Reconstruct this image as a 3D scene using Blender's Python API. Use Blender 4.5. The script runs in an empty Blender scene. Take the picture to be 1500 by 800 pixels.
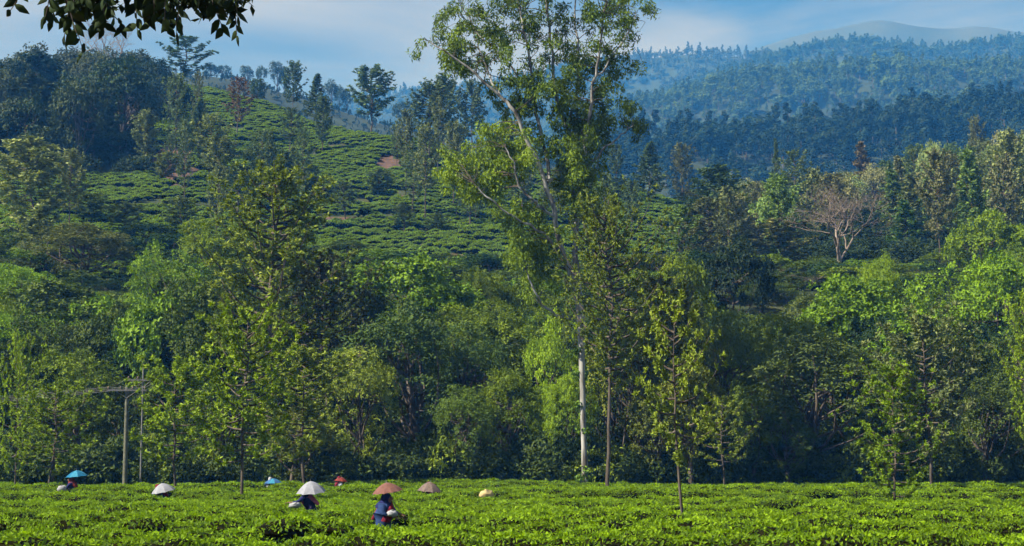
import bpy, bmesh, math
import numpy as np
from mathutils import Vector, Matrix

# ------------------------------------------------------------------ camera, sky, sun, exposure
SC = bpy.context.scene
COL = SC.collection
F = 2379.0                                   # focal length in pixels of the 1500 px wide photograph
CAMZ = 2.72
PITCH = math.atan(268.0 / F)
cam_d = bpy.data.cameras.new('camera')
cam = bpy.data.objects.new('camera', cam_d)
COL.objects.link(cam)
cam.location = (0, 0, CAMZ)
cam.rotation_euler = (math.radians(90) + PITCH, 0, 0)
cam_d.sensor_width = 36
cam_d.lens = F / 1500 * 36
cam_d.clip_start = 0.1
cam_d.clip_end = 9000
SC.camera = cam

SUN_EL = math.radians(43)
SUN_AZ = math.radians(-22)                   # relative to the left-hand perpendicular of the view
SUN = Vector((-math.cos(SUN_EL) * math.cos(SUN_AZ), math.cos(SUN_EL) * math.sin(SUN_AZ), math.sin(SUN_EL)))
SC.world = bpy.data.worlds.new('World')
SC.world.use_nodes = True
nt = SC.world.node_tree
nt.nodes.clear()
def N(t, kind, **kw):
    n = t.nodes.new(kind)
    for k, v in kw.items():
        setattr(n, k, v)
    return n
wo = N(nt, 'ShaderNodeOutputWorld')
bg = N(nt, 'ShaderNodeBackground')
bg.inputs['Strength'].default_value = 0.05
sky = N(nt, 'ShaderNodeTexSky', sky_type='NISHITA', sun_disc=False)
sky.sun_elevation = SUN_EL
sky.sun_rotation = math.atan2(SUN.x, SUN.y)
sky.altitude = 1800
sky.air_density = 0.6
sky.dust_density = 0.1
sky.ozone_density = 3.0
tc = N(nt, 'ShaderNodeTexCoord')
mp = N(nt, 'ShaderNodeMapping')
mp.inputs['Scale'].default_value = (1.6, 1.6, 7.0)
mp.inputs['Rotation'].default_value = (0, math.radians(10), 0)
mp.inputs['Location'].default_value = (0.05, 0.2, 0.62)
nz = N(nt, 'ShaderNodeTexNoise')
nz.inputs['Scale'].default_value = 2.2
nz.inputs['Detail'].default_value = 7
nz.inputs['Roughness'].default_value = 0.55
nz.inputs['Distortion'].default_value = 0.4
rp = N(nt, 'ShaderNodeValToRGB')
rp.color_ramp.elements[0].position = 0.33
rp.color_ramp.elements[1].position = 0.62
rp.color_ramp.elements[1].color = (0.9, 0.9, 0.9, 1)
mxs = N(nt, 'ShaderNodeMix', data_type='RGBA')
mxs.inputs[7].default_value = (4.5, 4.35, 4.45, 1)
nt.links.new(tc.outputs['Generated'], mp.inputs['Vector'])
nt.links.new(mp.outputs['Vector'], nz.inputs['Vector'])
nt.links.new(nz.outputs['Fac'], rp.inputs['Fac'])
nt.links.new(rp.outputs['Color'], mxs.inputs[0])
nt.links.new(sky.outputs['Color'], mxs.inputs[6])
nt.links.new(mxs.outputs[2], bg.inputs['Color'])
nt.links.new(bg.outputs['Background'], wo.inputs['Surface'])

sun_d = bpy.data.lights.new('sun', 'SUN')
sun_d.energy = 5.0
sun_d.angle = math.radians(0.5)
sun_d.color = (1.0, 0.965, 0.91)
sun_o = bpy.data.objects.new('sun', sun_d)
COL.objects.link(sun_o)
sun_o.rotation_euler = SUN.to_track_quat('Z', 'Y').to_euler()
sun_o.location = (-40, 10, 60)
SC.view_settings.view_transform = 'Standard'
SC.view_settings.look = 'None'
SC.view_settings.gamma = 1
SC.view_settings.exposure = 1.2
SC.cycles.max_bounces = 3
SC.cycles.diffuse_bounces = 1
SC.cycles.transmission_bounces = 2
SC.cycles.volume_bounces = 0
SC.cycles.use_denoising = True

# ------------------------------------------------------------------ helpers
R = np.random.default_rng
def pix(u, v, d):
    """world point at distance d (metres along the view axis on the ground) behind photo pixel (u, v)"""
    b = 400.0 - v
    Y = F * math.cos(PITCH) - b * math.sin(PITCH)
    Z = F * math.sin(PITCH) + b * math.cos(PITCH)
    return Vector(((u - 750.0) / Y * d, d, CAMZ + Z / Y * d))
def pz(v, d):
    return pix(750, v, d).z
def ux(u, d):
    return (u - 750.0) / (F * 0.995) * d
def unit(a):
    return a / np.maximum(np.linalg.norm(a, axis=-1, keepdims=True), 1e-9)
def tag(o, label=None, cat=None, group=None, kind=None):
    if label: o['label'] = label
    if cat: o['category'] = cat
    if group: o['group'] = group
    if kind: o['kind'] = kind
    return o
def empty(name, loc=(0, 0, 0), rz=0.0, sc=(1, 1, 1)):
    o = bpy.data.objects.new(name, None)
    COL.objects.link(o)
    o.location = loc
    o.rotation_euler = (0, 0, rz)
    o.scale = sc
    o.empty_display_size = 0.3
    return o
def link(name, me, parent=None, color=None):
    o = bpy.data.objects.new(name, me)
    COL.objects.link(o)
    if parent is not None: o.parent = parent
    if color is not None: o.color = (*color, 1)
    return o
def value_noise(seed):
    g = R(seed).random((64, 64))
    def f(x, y):
        x = np.asarray(x, float); y = np.asarray(y, float)
        xi = np.floor(x).astype(int); yi = np.floor(y).astype(int)
        fx = x - xi; fy = y - yi
        fx = fx * fx * (3 - 2 * fx); fy = fy * fy * (3 - 2 * fy)
        a = g[xi % 64, yi % 64]; b = g[(xi + 1) % 64, yi % 64]
        c = g[xi % 64, (yi + 1) % 64]; d = g[(xi + 1) % 64, (yi + 1) % 64]
        return (a * (1 - fx) + b * fx) * (1 - fy) + (c * (1 - fx) + d * fx) * fy
    return f
vn1, vn2, vn3 = value_noise(1), value_noise(2), value_noise(3)

class Geo:
    """collects quads, builds ONE mesh"""
    def __init__(self):
        self.V = []; self.Q = []; self.T = []; self.M = []; self.n = 0
    def add(self, V, Q, tint=0.5, mat=0):
        V = np.asarray(V, float).reshape(-1, 3); Q = np.asarray(Q, int).reshape(-1, 4)
        self.V.append(V); self.Q.append(Q + self.n); self.n += len(V)
        self.T.append(np.broadcast_to(np.asarray(tint, float), (len(Q),)).copy())
        self.M.append(np.full(len(Q), mat, int))
    def cards(self, C, Nn, A, L, W, tint=0.5, mat=0, bend=0.0):
        """leaf shaped quads: centre C, normal Nn, long axis A"""
        n = len(C)
        A = unit(A - (A * Nn).sum(1, keepdims=True) * Nn)
        B = np.cross(Nn, A)
        L = np.broadcast_to(np.asarray(L, float), (n,))[:, None]; W = np.broadcast_to(np.asarray(W, float), (n,))[:, None]
        V = np.stack([C - A * L * .5, C + B * W * .5 - A * L * .06 + Nn * L * bend, C + A * L * .5, C - B * W * .5 - A * L * .06 + Nn * L * bend], 1)
        Q = np.arange(4 * n).reshape(n, 4)
        self.add(V.reshape(-1, 3), Q, tint, mat)
    def tube(self, P, rad, sides=6, mat=0, tint=0.5):
        P = np.asarray(P, float); n = len(P)
        rad = np.broadcast_to(np.asarray(rad, float), (n,))
        T = unit(np.gradient(P, axis=0))
        ref = np.array([0.31, 0.95, 0.05]) if abs(T[0][2]) > 0.8 else np.array([0, 0, 1.0])
        U = unit(np.cross(T, ref)); W = np.cross(T, U)
        a = np.arange(sides) * 2 * math.pi / sides
        V = P[:, None] + rad[:, None, None] * (np.cos(a)[None, :, None] * U[:, None] + np.sin(a)[None, :, None] * W[:, None])
        i = np.arange(n - 1)[:, None] * sides; j = np.arange(sides)[None]
        k = (j + 1) % sides
        Q = np.stack([i + j, i + k, i + sides + k, i + sides + j], -1)
        self.add(V.reshape(-1, 3), Q.reshape(-1, 4), tint, mat)
    def box(self, c, s, mat=0, rz=0.0, tint=.5):
        c = np.asarray(c, float); s = np.asarray(s, float) / 2
        v = np.array([[x, y, z] for z in (-1, 1) for y in (-1, 1) for x in (-1, 1)], float) * s
        ca, sa = math.cos(rz), math.sin(rz)
        v = np.stack([v[:, 0] * ca - v[:, 1] * sa, v[:, 0] * sa + v[:, 1] * ca, v[:, 2]], 1) + c
        self.add(v, [[0, 2, 3, 1], [4, 5, 7, 6], [0, 1, 5, 4], [2, 6, 7, 3], [0, 4, 6, 2], [1, 3, 7, 5]], tint, mat)
    def lathe(self, prof, seg=10, mat=0, c=(0, 0, 0), sq=1.0):
        prof = np.asarray(prof, float); n = len(prof)
        a = np.arange(seg) * 2 * math.pi / seg
        V = np.stack([prof[:, :1] * np.cos(a), prof[:, :1] * np.sin(a) * sq, np.repeat(prof[:, 1:], seg, 1)], -1) + np.asarray(c, float)
        i = np.arange(n - 1)[:, None] * seg; j = np.arange(seg)[None]; k = (j + 1) % seg
        self.add(V.reshape(-1, 3), np.stack([i + j, i + k, i + seg + k, i + seg + j], -1).reshape(-1, 4), 0.5, mat)
    def mesh(self, name, mats, smooth=False):
        V = np.concatenate(self.V); Q = np.concatenate(self.Q)
        me = bpy.data.meshes.new(name)
        me.vertices.add(len(V)); me.vertices.foreach_set('co', V.astype(np.float32).ravel())
        me.loops.add(len(Q) * 4); me.loops.foreach_set('vertex_index', Q.astype(np.int32).ravel())
        me.polygons.add(len(Q)); me.polygons.foreach_set('loop_start', np.arange(0, len(Q) * 4, 4, dtype=np.int32))
        me.polygons.foreach_set('material_index', np.concatenate(self.M).astype(np.int32))
        me.polygons.foreach_set('use_smooth', np.full(len(Q), smooth))
        at = me.attributes.new('tint', 'FLOAT', 'FACE')
        at.data.foreach_set('value', np.concatenate(self.T).astype(np.float32))
        for m in mats: me.materials.append(m)
        me.update(calc_edges=True)
        return me

# ------------------------------------------------------------------ materials
def material(name):
    m = bpy.data.materials.new(name); m.use_nodes = True
    t = m.node_tree; t.nodes.clear()
    return m, t, N(t, 'ShaderNodeOutputMaterial')
def leaf_material(name, trans=0.16, rough=0.6, spec=0.18, yellow=0.5, vary=0.9):
    """object colour x per-leaf variation, translucent"""
    m, t, out = material(name)
    oi = N(t, 'ShaderNodeObjectInfo'); at = N(t, 'ShaderNodeAttribute', attribute_name='tint')
    mr = N(t, 'ShaderNodeMapRange'); mr.inputs[3].default_value = 1 - vary * .5; mr.inputs[4].default_value = 1 + vary * .6
    rr = N(t, 'ShaderNodeMapRange'); rr.inputs[3].default_value = 0.8; rr.inputs[4].default_value = 1.2
    mu = N(t, 'ShaderNodeMath', operation='MULTIPLY')
    vm = N(t, 'ShaderNodeVectorMath', operation='SCALE')
    ye = N(t, 'ShaderNodeVectorMath', operation='MULTIPLY'); ye.inputs[1].default_value = (1.45, 1.12, 0.62)
    mix = N(t, 'ShaderNodeMix', data_type='RGBA')
    ym = N(t, 'ShaderNodeMath', operation='MULTIPLY'); ym.inputs[1].default_value = yellow
    L = t.links.new
    L(at.outputs['Fac'], mr.inputs[0]); L(oi.outputs['Random'], rr.inputs[0])
    L(mr.outputs[0], mu.inputs[0]); L(rr.outputs[0], mu.inputs[1])
    L(oi.outputs['Color'], vm.inputs[0]); L(mu.outputs[0], vm.inputs['Scale'])
    L(vm.outputs[0], ye.inputs[0]); L(at.outputs['Fac'], ym.inputs[0])
    L(ym.outputs[0], mix.inputs[0]); L(vm.outputs[0], mix.inputs[6]); L(ye.outputs[0], mix.inputs[7])
    p = N(t, 'ShaderNodeBsdfPrincipled'); p.inputs['Roughness'].default_value = rough
    p.inputs['Specular IOR Level'].default_value = spec
    tr = N(t, 'ShaderNodeBsdfTranslucent'); tv = N(t, 'ShaderNodeVectorMath', operation='MULTIPLY'); tv.inputs[1].default_value = (1.3, 1.35, 0.5)
    ms = N(t, 'ShaderNodeMixShader'); ms.inputs[0].default_value = trans
    L(mix.outputs[2], p.inputs['Base Color']); L(mix.outputs[2], tv.inputs[0]); L(tv.outputs[0], tr.inputs['Color'])
    L(p.outputs[0], ms.inputs[1]); L(tr.outputs[0], ms.inputs[2]); L(ms.outputs[0], out.inputs['Surface'])
    return m
def noise_material(name, c0, c1, scale=3.0, rough=0.85, bump=0.0, stretch=(1, 1, 1), lo=.35, hi=.65, spec=.3, detail=6):
    m, t, out = material(name)
    tcn = N(t, 'ShaderNodeTexCoord'); mpn = N(t, 'ShaderNodeMapping'); mpn.inputs['Scale'].default_value = stretch
    n = N(t, 'ShaderNodeTexNoise'); n.inputs['Scale'].default_value = scale; n.inputs['Detail'].default_value = detail
    r = N(t, 'ShaderNodeValToRGB')
    r.color_ramp.elements[0].position = lo; r.color_ramp.elements[0].color = (*c0, 1)
    r.color_ramp.elements[1].position = hi; r.color_ramp.elements[1].color = (*c1, 1)
    p = N(t, 'ShaderNodeBsdfPrincipled'); p.inputs['Roughness'].default_value = rough; p.inputs['Specular IOR Level'].default_value = spec
    L = t.links.new
    L(tcn.outputs['Object'], mpn.inputs[0]); L(mpn.outputs[0], n.inputs['Vector']); L(n.outputs['Fac'], r.inputs[0]); L(r.outputs[0], p.inputs['Base Color'])
    if bump:
        b = N(t, 'ShaderNodeBump'); b.inputs['Strength'].default_value = bump; b.inputs['Distance'].default_value = 0.05
        L(n.outputs['Fac'], b.inputs['Height']); L(b.outputs[0], p.inputs['Normal'])
    L(p.outputs[0], out.inputs['Surface'])
    return m
M_LEAF = leaf_material('foliage')
M_FAR = leaf_material('far_foliage', trans=0.2, spec=0.1, yellow=0.3)
M_TEA = leaf_material('tea_leaves', trans=0.34, rough=0.6, spec=0.15, yellow=0.7, vary=1.1)
M_NEARLEAF = leaf_material('branch_leaves', trans=0.10, rough=0.7, spec=0.08, yellow=0.1, vary=0.7)
M_BARK = noise_material('bark', (0.035, 0.027, 0.022), (0.12, 0.10, 0.08), 5, bump=.6, stretch=(1, 1, .25))
M_PALE = noise_material('pale_bark', (0.075, 0.068, 0.06), (0.38, 0.385, 0.39), 1.6, bump=.5, stretch=(1.6, 1.6, .35), lo=.38, hi=.6)
M_GREYBARK = noise_material('grey_bark', (0.11, 0.09, 0.085), (0.24, 0.20, 0.185), 4, bump=.4, stretch=(1, 1, .3))
M_DRY = noise_material('dry_bark', (0.14, 0.115, 0.105), (0.28, 0.235, 0.215), 4, bump=.4, stretch=(1, 1, .3))
M_CORE = noise_material('shaded_tea_twigs', (0.005, 0.007, 0.002), (0.016, 0.014, 0.006), 14, spec=0, rough=1)  # twig core, near black so its colour carries the shade between bushes
M_SOIL = noise_material('soil', (0.022, 0.016, 0.010), (0.05, 0.034, 0.022), .6, bump=.5)
M_HILL = noise_material('hillside_soil', (0.018, 0.035, 0.010), (0.045, 0.055, 0.02), .12, bump=.3)
M_RED = noise_material('red_earth', (0.055, 0.035, 0.028), (0.12, 0.07, 0.055), .8, bump=.5)
M_FOREST = noise_material('forest_floor', (0.012, 0.022, 0.012), (0.03, 0.045, 0.02), .06)
M_ROCK = noise_material('mountain_grass', (0.035, 0.05, 0.045), (0.06, 0.07, 0.06), .01, bump=.2)

# ------------------------------------------------------------------ terrain
UC = [-500, 0, 120, 230, 320, 400, 570, 740, 900, 1000, 1250, 1500, 2000]
PR = {  # per column: (distance, photo row of the ground) up to the crest
    -500: [(170, 430), (230, 330), (280, 275), (360, 185), (410, 160)],
    0:    [(170, 425), (215, 335), (262, 262), (345, 168), (395, 144)],
    120:  [(170, 425), (215, 335), (262, 258), (345, 166), (395, 142)],
    230:  [(170, 425), (215, 332), (262, 258), (310, 207), (350, 150), (385, 120)],
    320:  [(170, 425), (215, 345), (265, 275), (320, 190), (375, 128)],
    400:  [(170, 425), (215, 355), (265, 288), (315, 208), (360, 148)],
    570:  [(170, 425), (215, 372), (260, 300), (305, 225), (332, 198)],
    740:  [(170, 430), (215, 385), (255, 325), (295, 262), (318, 237)],
    900:  [(170, 435), (215, 392), (255, 340), (292, 292), (315, 277)],
    1000: [(170, 440), (215, 400), (255, 352), (292, 312), (315, 300)],
    1250: [(170, 445), (220, 400), (270, 345), (320, 300), (345, 290)],
    1500: [(170, 440), (220, 385), (270, 322), (320, 275), (345, 262)],
    2000: [(170, 440), (220, 385), (270, 322), (320, 275), (345, 262)],
}
DG = np.arange(0, 901, 2.5)
cols = []
CREST = []
for u in UC:
    k = PR[u]; dc = k[-1][0]; zc = pz(k[-1][1], dc)
    dd = [0, 106, 125] + [a for a, b in k] + [dc + 35, dc + 90, dc + 170, 900]
    zz = [0, 0, 1.8] + [pz(b, a) for a, b in k] + [zc - 4, zc - 24, max(18, zc - 55), 15]
    CREST.append(dc)
    cols.append(np.interp(DG, dd, zz))
cols = np.array(cols)
UG = np.arange(-500, 2001, 20)
ZT = np.array([[0.0]])
ZT = np.stack([np.interp(UG, UC, cols[:, i]) for i in range(len(DG))], 1)
def smooth(a, k, axis):
    ker = np.ones(k) / k
    pad = [(0, 0), (0, 0)]; pad[axis] = (k // 2, k // 2)
    return np.apply_along_axis(lambda r: np.convolve(r, ker, 'valid'), axis, np.pad(a, pad, mode='edge'))
flat = ZT[:, :42].copy()
ZT = smooth(smooth(ZT, 5, 0), 7, 1)
ZT[:, :42] = 0.0
CR = lambda u: np.interp(u, UC, CREST)
def ground(x, y):
    x = np.asarray(x, float); y = np.asarray(y, float)
    u = 750 + F * x / np.maximum(y, 104.0)
    a = np.clip((u + 500) / 20, 0, len(UG) - 1.001); b = np.clip(y / 2.5, 0, len(DG) - 1.001)
    i = a.astype(int); j = b.astype(int); fa = a - i; fb = b - j
    z = (ZT[i, j] * (1 - fa) + ZT[i + 1, j] * fa) * (1 - fb) + (ZT[i, j + 1] * (1 - fa) + ZT[i + 1, j + 1] * fa) * fb
    lump = (vn1(x * .045, y * .045) - .5) * 3.0 + (vn2(x * .13, y * .13) - .5) * 1.0
    return z + lump * np.clip((y - 112) / 60, 0, 1)
def g1(x, y):
    return float(ground(np.array([x]), np.array([y]))[0])
def sheet(name, xs, ys, zf, mats, midx=None, smooth_=True):
    X, Y = np.meshgrid(xs, ys, indexing='ij')
    Z = zf(X, Y)
    g = Geo(); nx, ny = X.shape
    i = np.arange(nx - 1)[:, None] * ny; j = np.arange(ny - 1)[None]
    Q = np.stack([i + j, i + ny + j, i + ny + j + 1, i + j + 1], -1).reshape(-1, 4)
    g.add(np.stack([X, Y, Z], -1).reshape(-1, 3), Q)
    if midx is not None:
        cx = X.ravel()[Q].mean(1); cy = Y.ravel()[Q].mean(1)
        g.M[0] = midx(cx, cy).astype(int)
    o = link(name, g.mesh(name, mats, smooth_))
    tag(o, kind='structure')
    return o
# bare red earth: (u, v, radius u px, radius v px)
RED = [(247, 240, 34, 28), (566, 236, 17, 12), (594, 286, 22, 5), (490, 212, 20, 4), (492, 322, 40, 6), (675, 380, 28, 7), (386, 208, 14, 3)]
def red_mask(x, y, z):
    Yc = F * math.cos(PITCH); 
    u = 750 + x / y * F; t = (z - CAMZ) / y
    v = 668 - t * F
    r = np.full(np.shape(x), 9.0)
    wob = (vn2(x * .25, y * .25) - .5) * .7
    for (a, b, c, d) in RED:
        r = np.minimum(r, np.hypot((u - a) / c, (v - b) / d) + wob)
    return r < 1
xs = np.concatenate([np.arange(-600, -160, 14), np.arange(-160, 130, 2.6), np.arange(130, 601, 14)])
ys = np.concatenate([np.arange(-60, 100, 8), np.arange(100, 420, 2.6), np.arange(420, 900, 12)])
def midx(cx, cy):
    m = np.where(cy < 108, 0, 1)
    return np.where((cy > 150) & red_mask(cx, cy, ground(cx, cy)), 2, m)
terrain = sheet('ground', xs, ys, ground, [M_SOIL, M_HILL, M_RED], midx)
sheet('valley_floor', np.arange(-5000, 5001, 400.0), np.arange(-400, 6401, 400.0), lambda x, y: np.full(x.shape, -1.2), [M_FOREST])

def ridge(name, pts, d, front, zb, back, mat, wob=1.0, seed=0, dz=0):
    """a wooded ridge: crest through photo pixels pts at distance d, sloping to the front and to the back"""
    us = np.arange(pts[0][0], pts[-1][0] + 1, 12.0)
    vs = np.interp(us, [p[0] for p in pts], [p[1] for p in pts])
    k = np.ones(5) / 5
    vs = np.convolve(np.pad(vs, 2, mode='edge'), k, 'valid')
    zc = np.array([pz(v, d) for v in vs]) - dz
    t = np.linspace(0, 1, 26)
    yy = front + (back - front) * t
    nn = value_noise(seed + 50)
    tc_ = (d - front) / (back - front)
    prof = np.where(t <= tc_, np.sin(np.clip(t / tc_, 0, 1) * math.pi / 2) ** 1.15, np.cos(np.clip((t - tc_) / (1 - tc_), 0, 1) * math.pi / 2))
    X = ux(us, d)[:, None] * (1 + 0 * yy[None]); Y = np.repeat(yy[None], len(us), 0)
    Z = zb + (zc[:, None] - zb) * prof[None]
    lum = (nn(X * .012 + 7, Y * .012) - .5) * 26 * wob + (nn(X * .04 + 7, Y * .04) - .5) * 8 * wob
    Z = Z + lum * np.clip(np.abs(t - tc_)[None] * 4, .12, 1) * (prof[None] > .02)
    g = Geo(); nx, ny = X.shape
    i = np.arange(nx - 1)[:, None] * ny; j = np.arange(ny - 1)[None]
    g.add(np.stack([X, Y, Z], -1).reshape(-1, 3), np.stack([i + j, i + ny + j, i + ny + j + 1, i + j + 1], -1).reshape(-1, 4))
    o = link(name, g.mesh(name, [mat], True)); tag(o, kind='structure')
    return X, Y, Z, tc_
LEFT_RIDGE = ridge('hill', [(-900, 130), (0, 126), (150, 118), (230, 112), (330, 120), (430, 146), (560, 188), (700, 218), (860, 262), (1000, 330)], 800, 560, 8, 1000, M_FOREST, .5, 11)
R1 = ridge('hill', [(700, 342), (830, 282), (900, 247), (960, 232), (1100, 227), (1200, 222), (1300, 207), (1400, 192), (1500, 182), (1700, 152), (2300, 122)], 850, 600, 8, 1060, M_FOREST, .9, 12)
R2 = ridge('hill', [(760, 242), (860, 192), (930, 162), (1000, 150), (1080, 128), (1170, 120), (1270, 108), (1350, 107), (1420, 118), (1500, 110), (1700, 92), (2300, 72)], 1480, 1200, 10, 1780, M_FOREST, .9, 13)
R3 = ridge('hill', [(800, 200), (900, 165), (1000, 138), (1080, 105), (1130, 90), (1200, 74), (1260, 68), (1330, 74), (1390, 85), (1450, 70), (1500, 67), (1700, 65), (2300, 85)], 2150, 1820, 10, 2420, M_FOREST, .9, 14)
R4 = ridge('hill', [(-900, 170), (300, 170), (700, 130), (860, 100), (940, 90), (1000, 80), (1060, 84), (1120, 88), (1300, 95), (1500, 100), (2300, 120)], 2450, 2150, 10, 2650, M_FOREST, .9, 15)
R5 = ridge('mountain', [(-900, 190), (600, 160), (900, 120), (1040, 98), (1105, 74), (1180, 50), (1250, 38), (1295, 26), (1340, 37), (1400, 44), (1455, 36), (1480, 46), (1600, 52), (2300, 60)], 2800, 2500, 10, 3250, M_ROCK, .6, 16)

# ------------------------------------------------------------------ tree generators (mesh data)
def rand_dirs(rg, n):
    return unit(rg.normal(size=(n, 3)))
def clump(g, rg, c, r, n, L, W, mat, up=.35, droop=0.0, tint=None, squash=.8, rnd=.75):
    d = rand_dirs(rg, n)
    rr = r * (0.45 + 0.6 * rg.random(n) ** .6)
    P = c + d * rr[:, None] * np.array([1, 1, squash])
    nn = unit(d * .75 + np.array([0, 0, up]) + rg.normal(size=(n, 3)) * rnd * .6)
    A = rg.normal(size=(n, 3)) * .8 + d * .6 + np.array([0, 0, -droop])
    s = .7 + .6 * rg.random(n)
    base = rg.random() * .5 if tint is None else tint
    g.cards(P, nn, A, L * s, W * s, np.clip(base + rg.random(n) * .5, 0, 1), mat, bend=.08)
def curve(p0, p1, rg, n=6, sag=.12, rise=0.15):
    p0 = np.asarray(p0, float); p1 = np.asarray(p1, float)
    t = np.linspace(0, 1, n)[:, None]
    L = np.linalg.norm(p1 - p0)
    off = rg.normal(size=3) * sag * L * np.array([1, 1, .3])
    return p0 + (p1 - p0) * t + off * np.sin(t * math.pi) + np.array([0, 0, -rise * L]) * np.sin(t * math.pi)
def make_broadleaf(seed, H, Wd, tf=.28, K=60, per=20, L=.27, Wl=.16, lump=.15, bark=None, lo_fill=.3, droop=.2, S0=11, tuft=.26):
    rg = R(seed)
    tr, cr = Geo(), Geo()
    cz = H * (tf + (1 - tf) * .5); az = H * (1 - tf) * .5; ax = Wd * .5
    lean = rg.normal(size=2) * .04 * H
    top = np.array([lean[0], lean[1], cz + az * .35])
    P = curve((0, 0, -.5), top, rg, 9, .03, 0)
    tr.tube(P, np.linspace(.022 * H + .06, .05, 9), 8)
    lob = rg.normal(size=(7, 3)); lob = unit(lob + np.array([0, 0, .3])); la = rg.random(7) * .38
    nb = 0
    for k in range(K):
        d = rand_dirs(rg, 1)[0]
        if d[2] < -.25 and rg.random() > lo_fill: d[2] = -d[2]
        f = 1 + sum(a * max(0, float(d @ l)) ** 3 for a, l in zip(la, lob)) - .18
        c = np.array([lean[0], lean[1], cz]) + d * np.array([ax, ax, az]) * f * (.52 + .38 * rg.random() ** .5)
        r = Wd * lump * (.55 + .9 * rg.random())
        base = rg.random() * .45
        S = max(4, int(S0 * (r / (Wd * lump)) ** 1.5))
        for q in range(S):
            dd = rand_dirs(rg, 1)[0]
            if dd @ d < -.45: dd = -dd
            cc = c + dd * r * (.55 + .55 * rg.random()) * np.array([1, 1, .8])
            t = unit(dd * .55 + d * .2 + np.array([0, 0, .5]) + rg.normal(size=3) * .5)
            m = int(per * (.6 + .8 * rg.random()))
            off = rg.normal(size=(m, 3)) * tuft
            off -= (off @ t)[:, None] * t * .55
            A = off / (tuft + 1e-6) * .7 + rg.normal(size=(m, 3)) * .6 + np.array([0, 0, -droop])
            nn = unit(t + rg.normal(size=(m, 3)) * .5)
            s = .65 + .7 * rg.random(m)
            cr.cards(cc + off, nn, A, L * s, Wl * s, np.clip(base + rg.random() * .25 + rg.random(m) * .35, 0, 1), 0, bend=.08)
        if k % 3 == 0:
            i = rg.integers(3, 8)
            b = curve(P[i], c, rg, 5, .1, .08)
            tr.tube(b, np.linspace(.010 * H, .02, 5), 5)
    return tr.mesh('trunk', [bark or M_BARK], True), cr.mesh('crown', [M_LEAF])
def make_silver_oak(seed, H, Wd, bare=.3, nb=46, sprays=9, per=13, L=.25, Wl=.08, shape='oval', bark=None, two=False, fill=.35, tipup=.35):
    rg = R(seed)
    tr, cr = Geo(), Geo()
    n = 12
    t = np.linspace(0, 1, n)
    wob = np.cumsum(rg.normal(size=(n, 2)), 0) * .008 * H; wob -= wob[0]
    P = np.stack([wob[:, 0], wob[:, 1], -.4 + t * (H + .4)], 1)
    tr.tube(P, (.0075 * H + .02) * (1 - .9 * t) + .006, 7)
    if two:
        P2 = P[:6] + np.stack([np.linspace(.35, .05, 6), np.linspace(.1, 0, 6), np.zeros(6)], 1)
        tr.tube(P2, np.maximum(.009 * H, .05) * (1 - .5 * t[:6]), 6)
    ga = rg.random() * 6.28
    for b in range(nb):
        f = (b + rg.random()) / nb
        z = H * (bare + (1 - bare) * f ** .95)
        if shape == 'cone': prof = (1 - f) ** .75 * .95 + .06
        elif shape == 'vase': prof = .45 + .6 * math.sin(min(1, f * 1.1 + .15) * math.pi * .62) * (1 - f ** 4 * .6)
        else: prof = math.sin((.12 + .86 * f) * math.pi) ** .7 * .95 + .08
        ln = Wd * .5 * prof * (.6 + .6 * rg.random())
        ga += 2.4 + rg.normal() * .5
        rise = (.05 + .75 * f + rg.normal() * .12)
        d = unit(np.array([math.cos(ga), math.sin(ga), rise]))
        i = z / H
        p0 = np.array([np.interp(i, t, P[:, 0]), np.interp(i, t, P[:, 1]), z])
        s = np.linspace(0, 1, 6)[:, None]
        B = p0 + d * ln * s + np.array([0, 0, 1.0]) * (tipup * ln * s ** 2.2 - .10 * ln * np.sin(s * math.pi))
        tr.tube(B, np.linspace(.0045 * H + .008, .006, 6), 4)
        k = max(3, int(sprays * (.35 + .65 * prof)))
        for q in range(k):
            sq = fill + (1.04 - fill) * (q + .5 * rg.random()) / k
            c = np.array([np.interp(sq, s[:, 0], B[:, a]) for a in range(3)]) + rg.normal(size=3) * .07 * ln * np.array([1, 1, .6])
            m = per
            dd = unit(rg.normal(size=(m, 3)) * .9 + d * .55 + np.array([0, 0, .45]))
            ls = L * (.6 + .7 * rg.random(m))
            nn = unit(np.cross(dd, rg.normal(size=(m, 3))) + np.array([0, 0, .8]))
            cr.cards(c + dd * ls[:, None] * .5, nn, dd, ls, Wl * (.7 + .6 * rg.random(m)), np.clip(rg.random() * .55 + rg.random(m) * .4, 0, 1), 0, bend=.05)
    return tr.mesh('trunk', [bark or M_BARK], True), cr.mesh('crown', [M_LEAF])
def make_bare(seed, H, Wd, levels=5, bark=None, leaf=0):
    rg = R(seed)
    tr, cr = Geo(), Geo()
    def grow(p, d, ln, rad, lev):
        n = 4
        P = [p]
        for i in range(n):
            d = unit(d + rg.normal(size=3) * .16 + np.array([0, 0, .05]))
            P.append(P[-1] + d * ln / n)
        tr.tube(P, np.linspace(rad, rad * .6, n + 1), 6 if lev > 3 else 3)
        if lev == 0: return
        k = 3 if lev > 1 else 4
        for j in range(k + (lev == levels)):
            q = P[-1] if j < 2 else P[rg.integers(2, n + 1)]
            nd = unit(d + rg.normal(size=3) * np.array([.75, .75, .38]) + np.array([0, 0, .1]))
            grow(q, nd, ln * (.62 + .2 * rg.random()), rad * .55, lev - 1)
    grow(np.array([0, 0, -.3]), np.array([0, 0, 1.0]), H * .3, .016 * H + .05, levels)
    V = np.concatenate(tr.V)
    s = np.array([Wd / (np.ptp(V[:, 0]) + np.ptp(V[:, 1])) * 2, 0, H / V[:, 2].max()]); s[1] = s[0]
    for v in tr.V: v *= s
    return tr.mesh('trunk', [bark or M_GREYBARK], True), None
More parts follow.
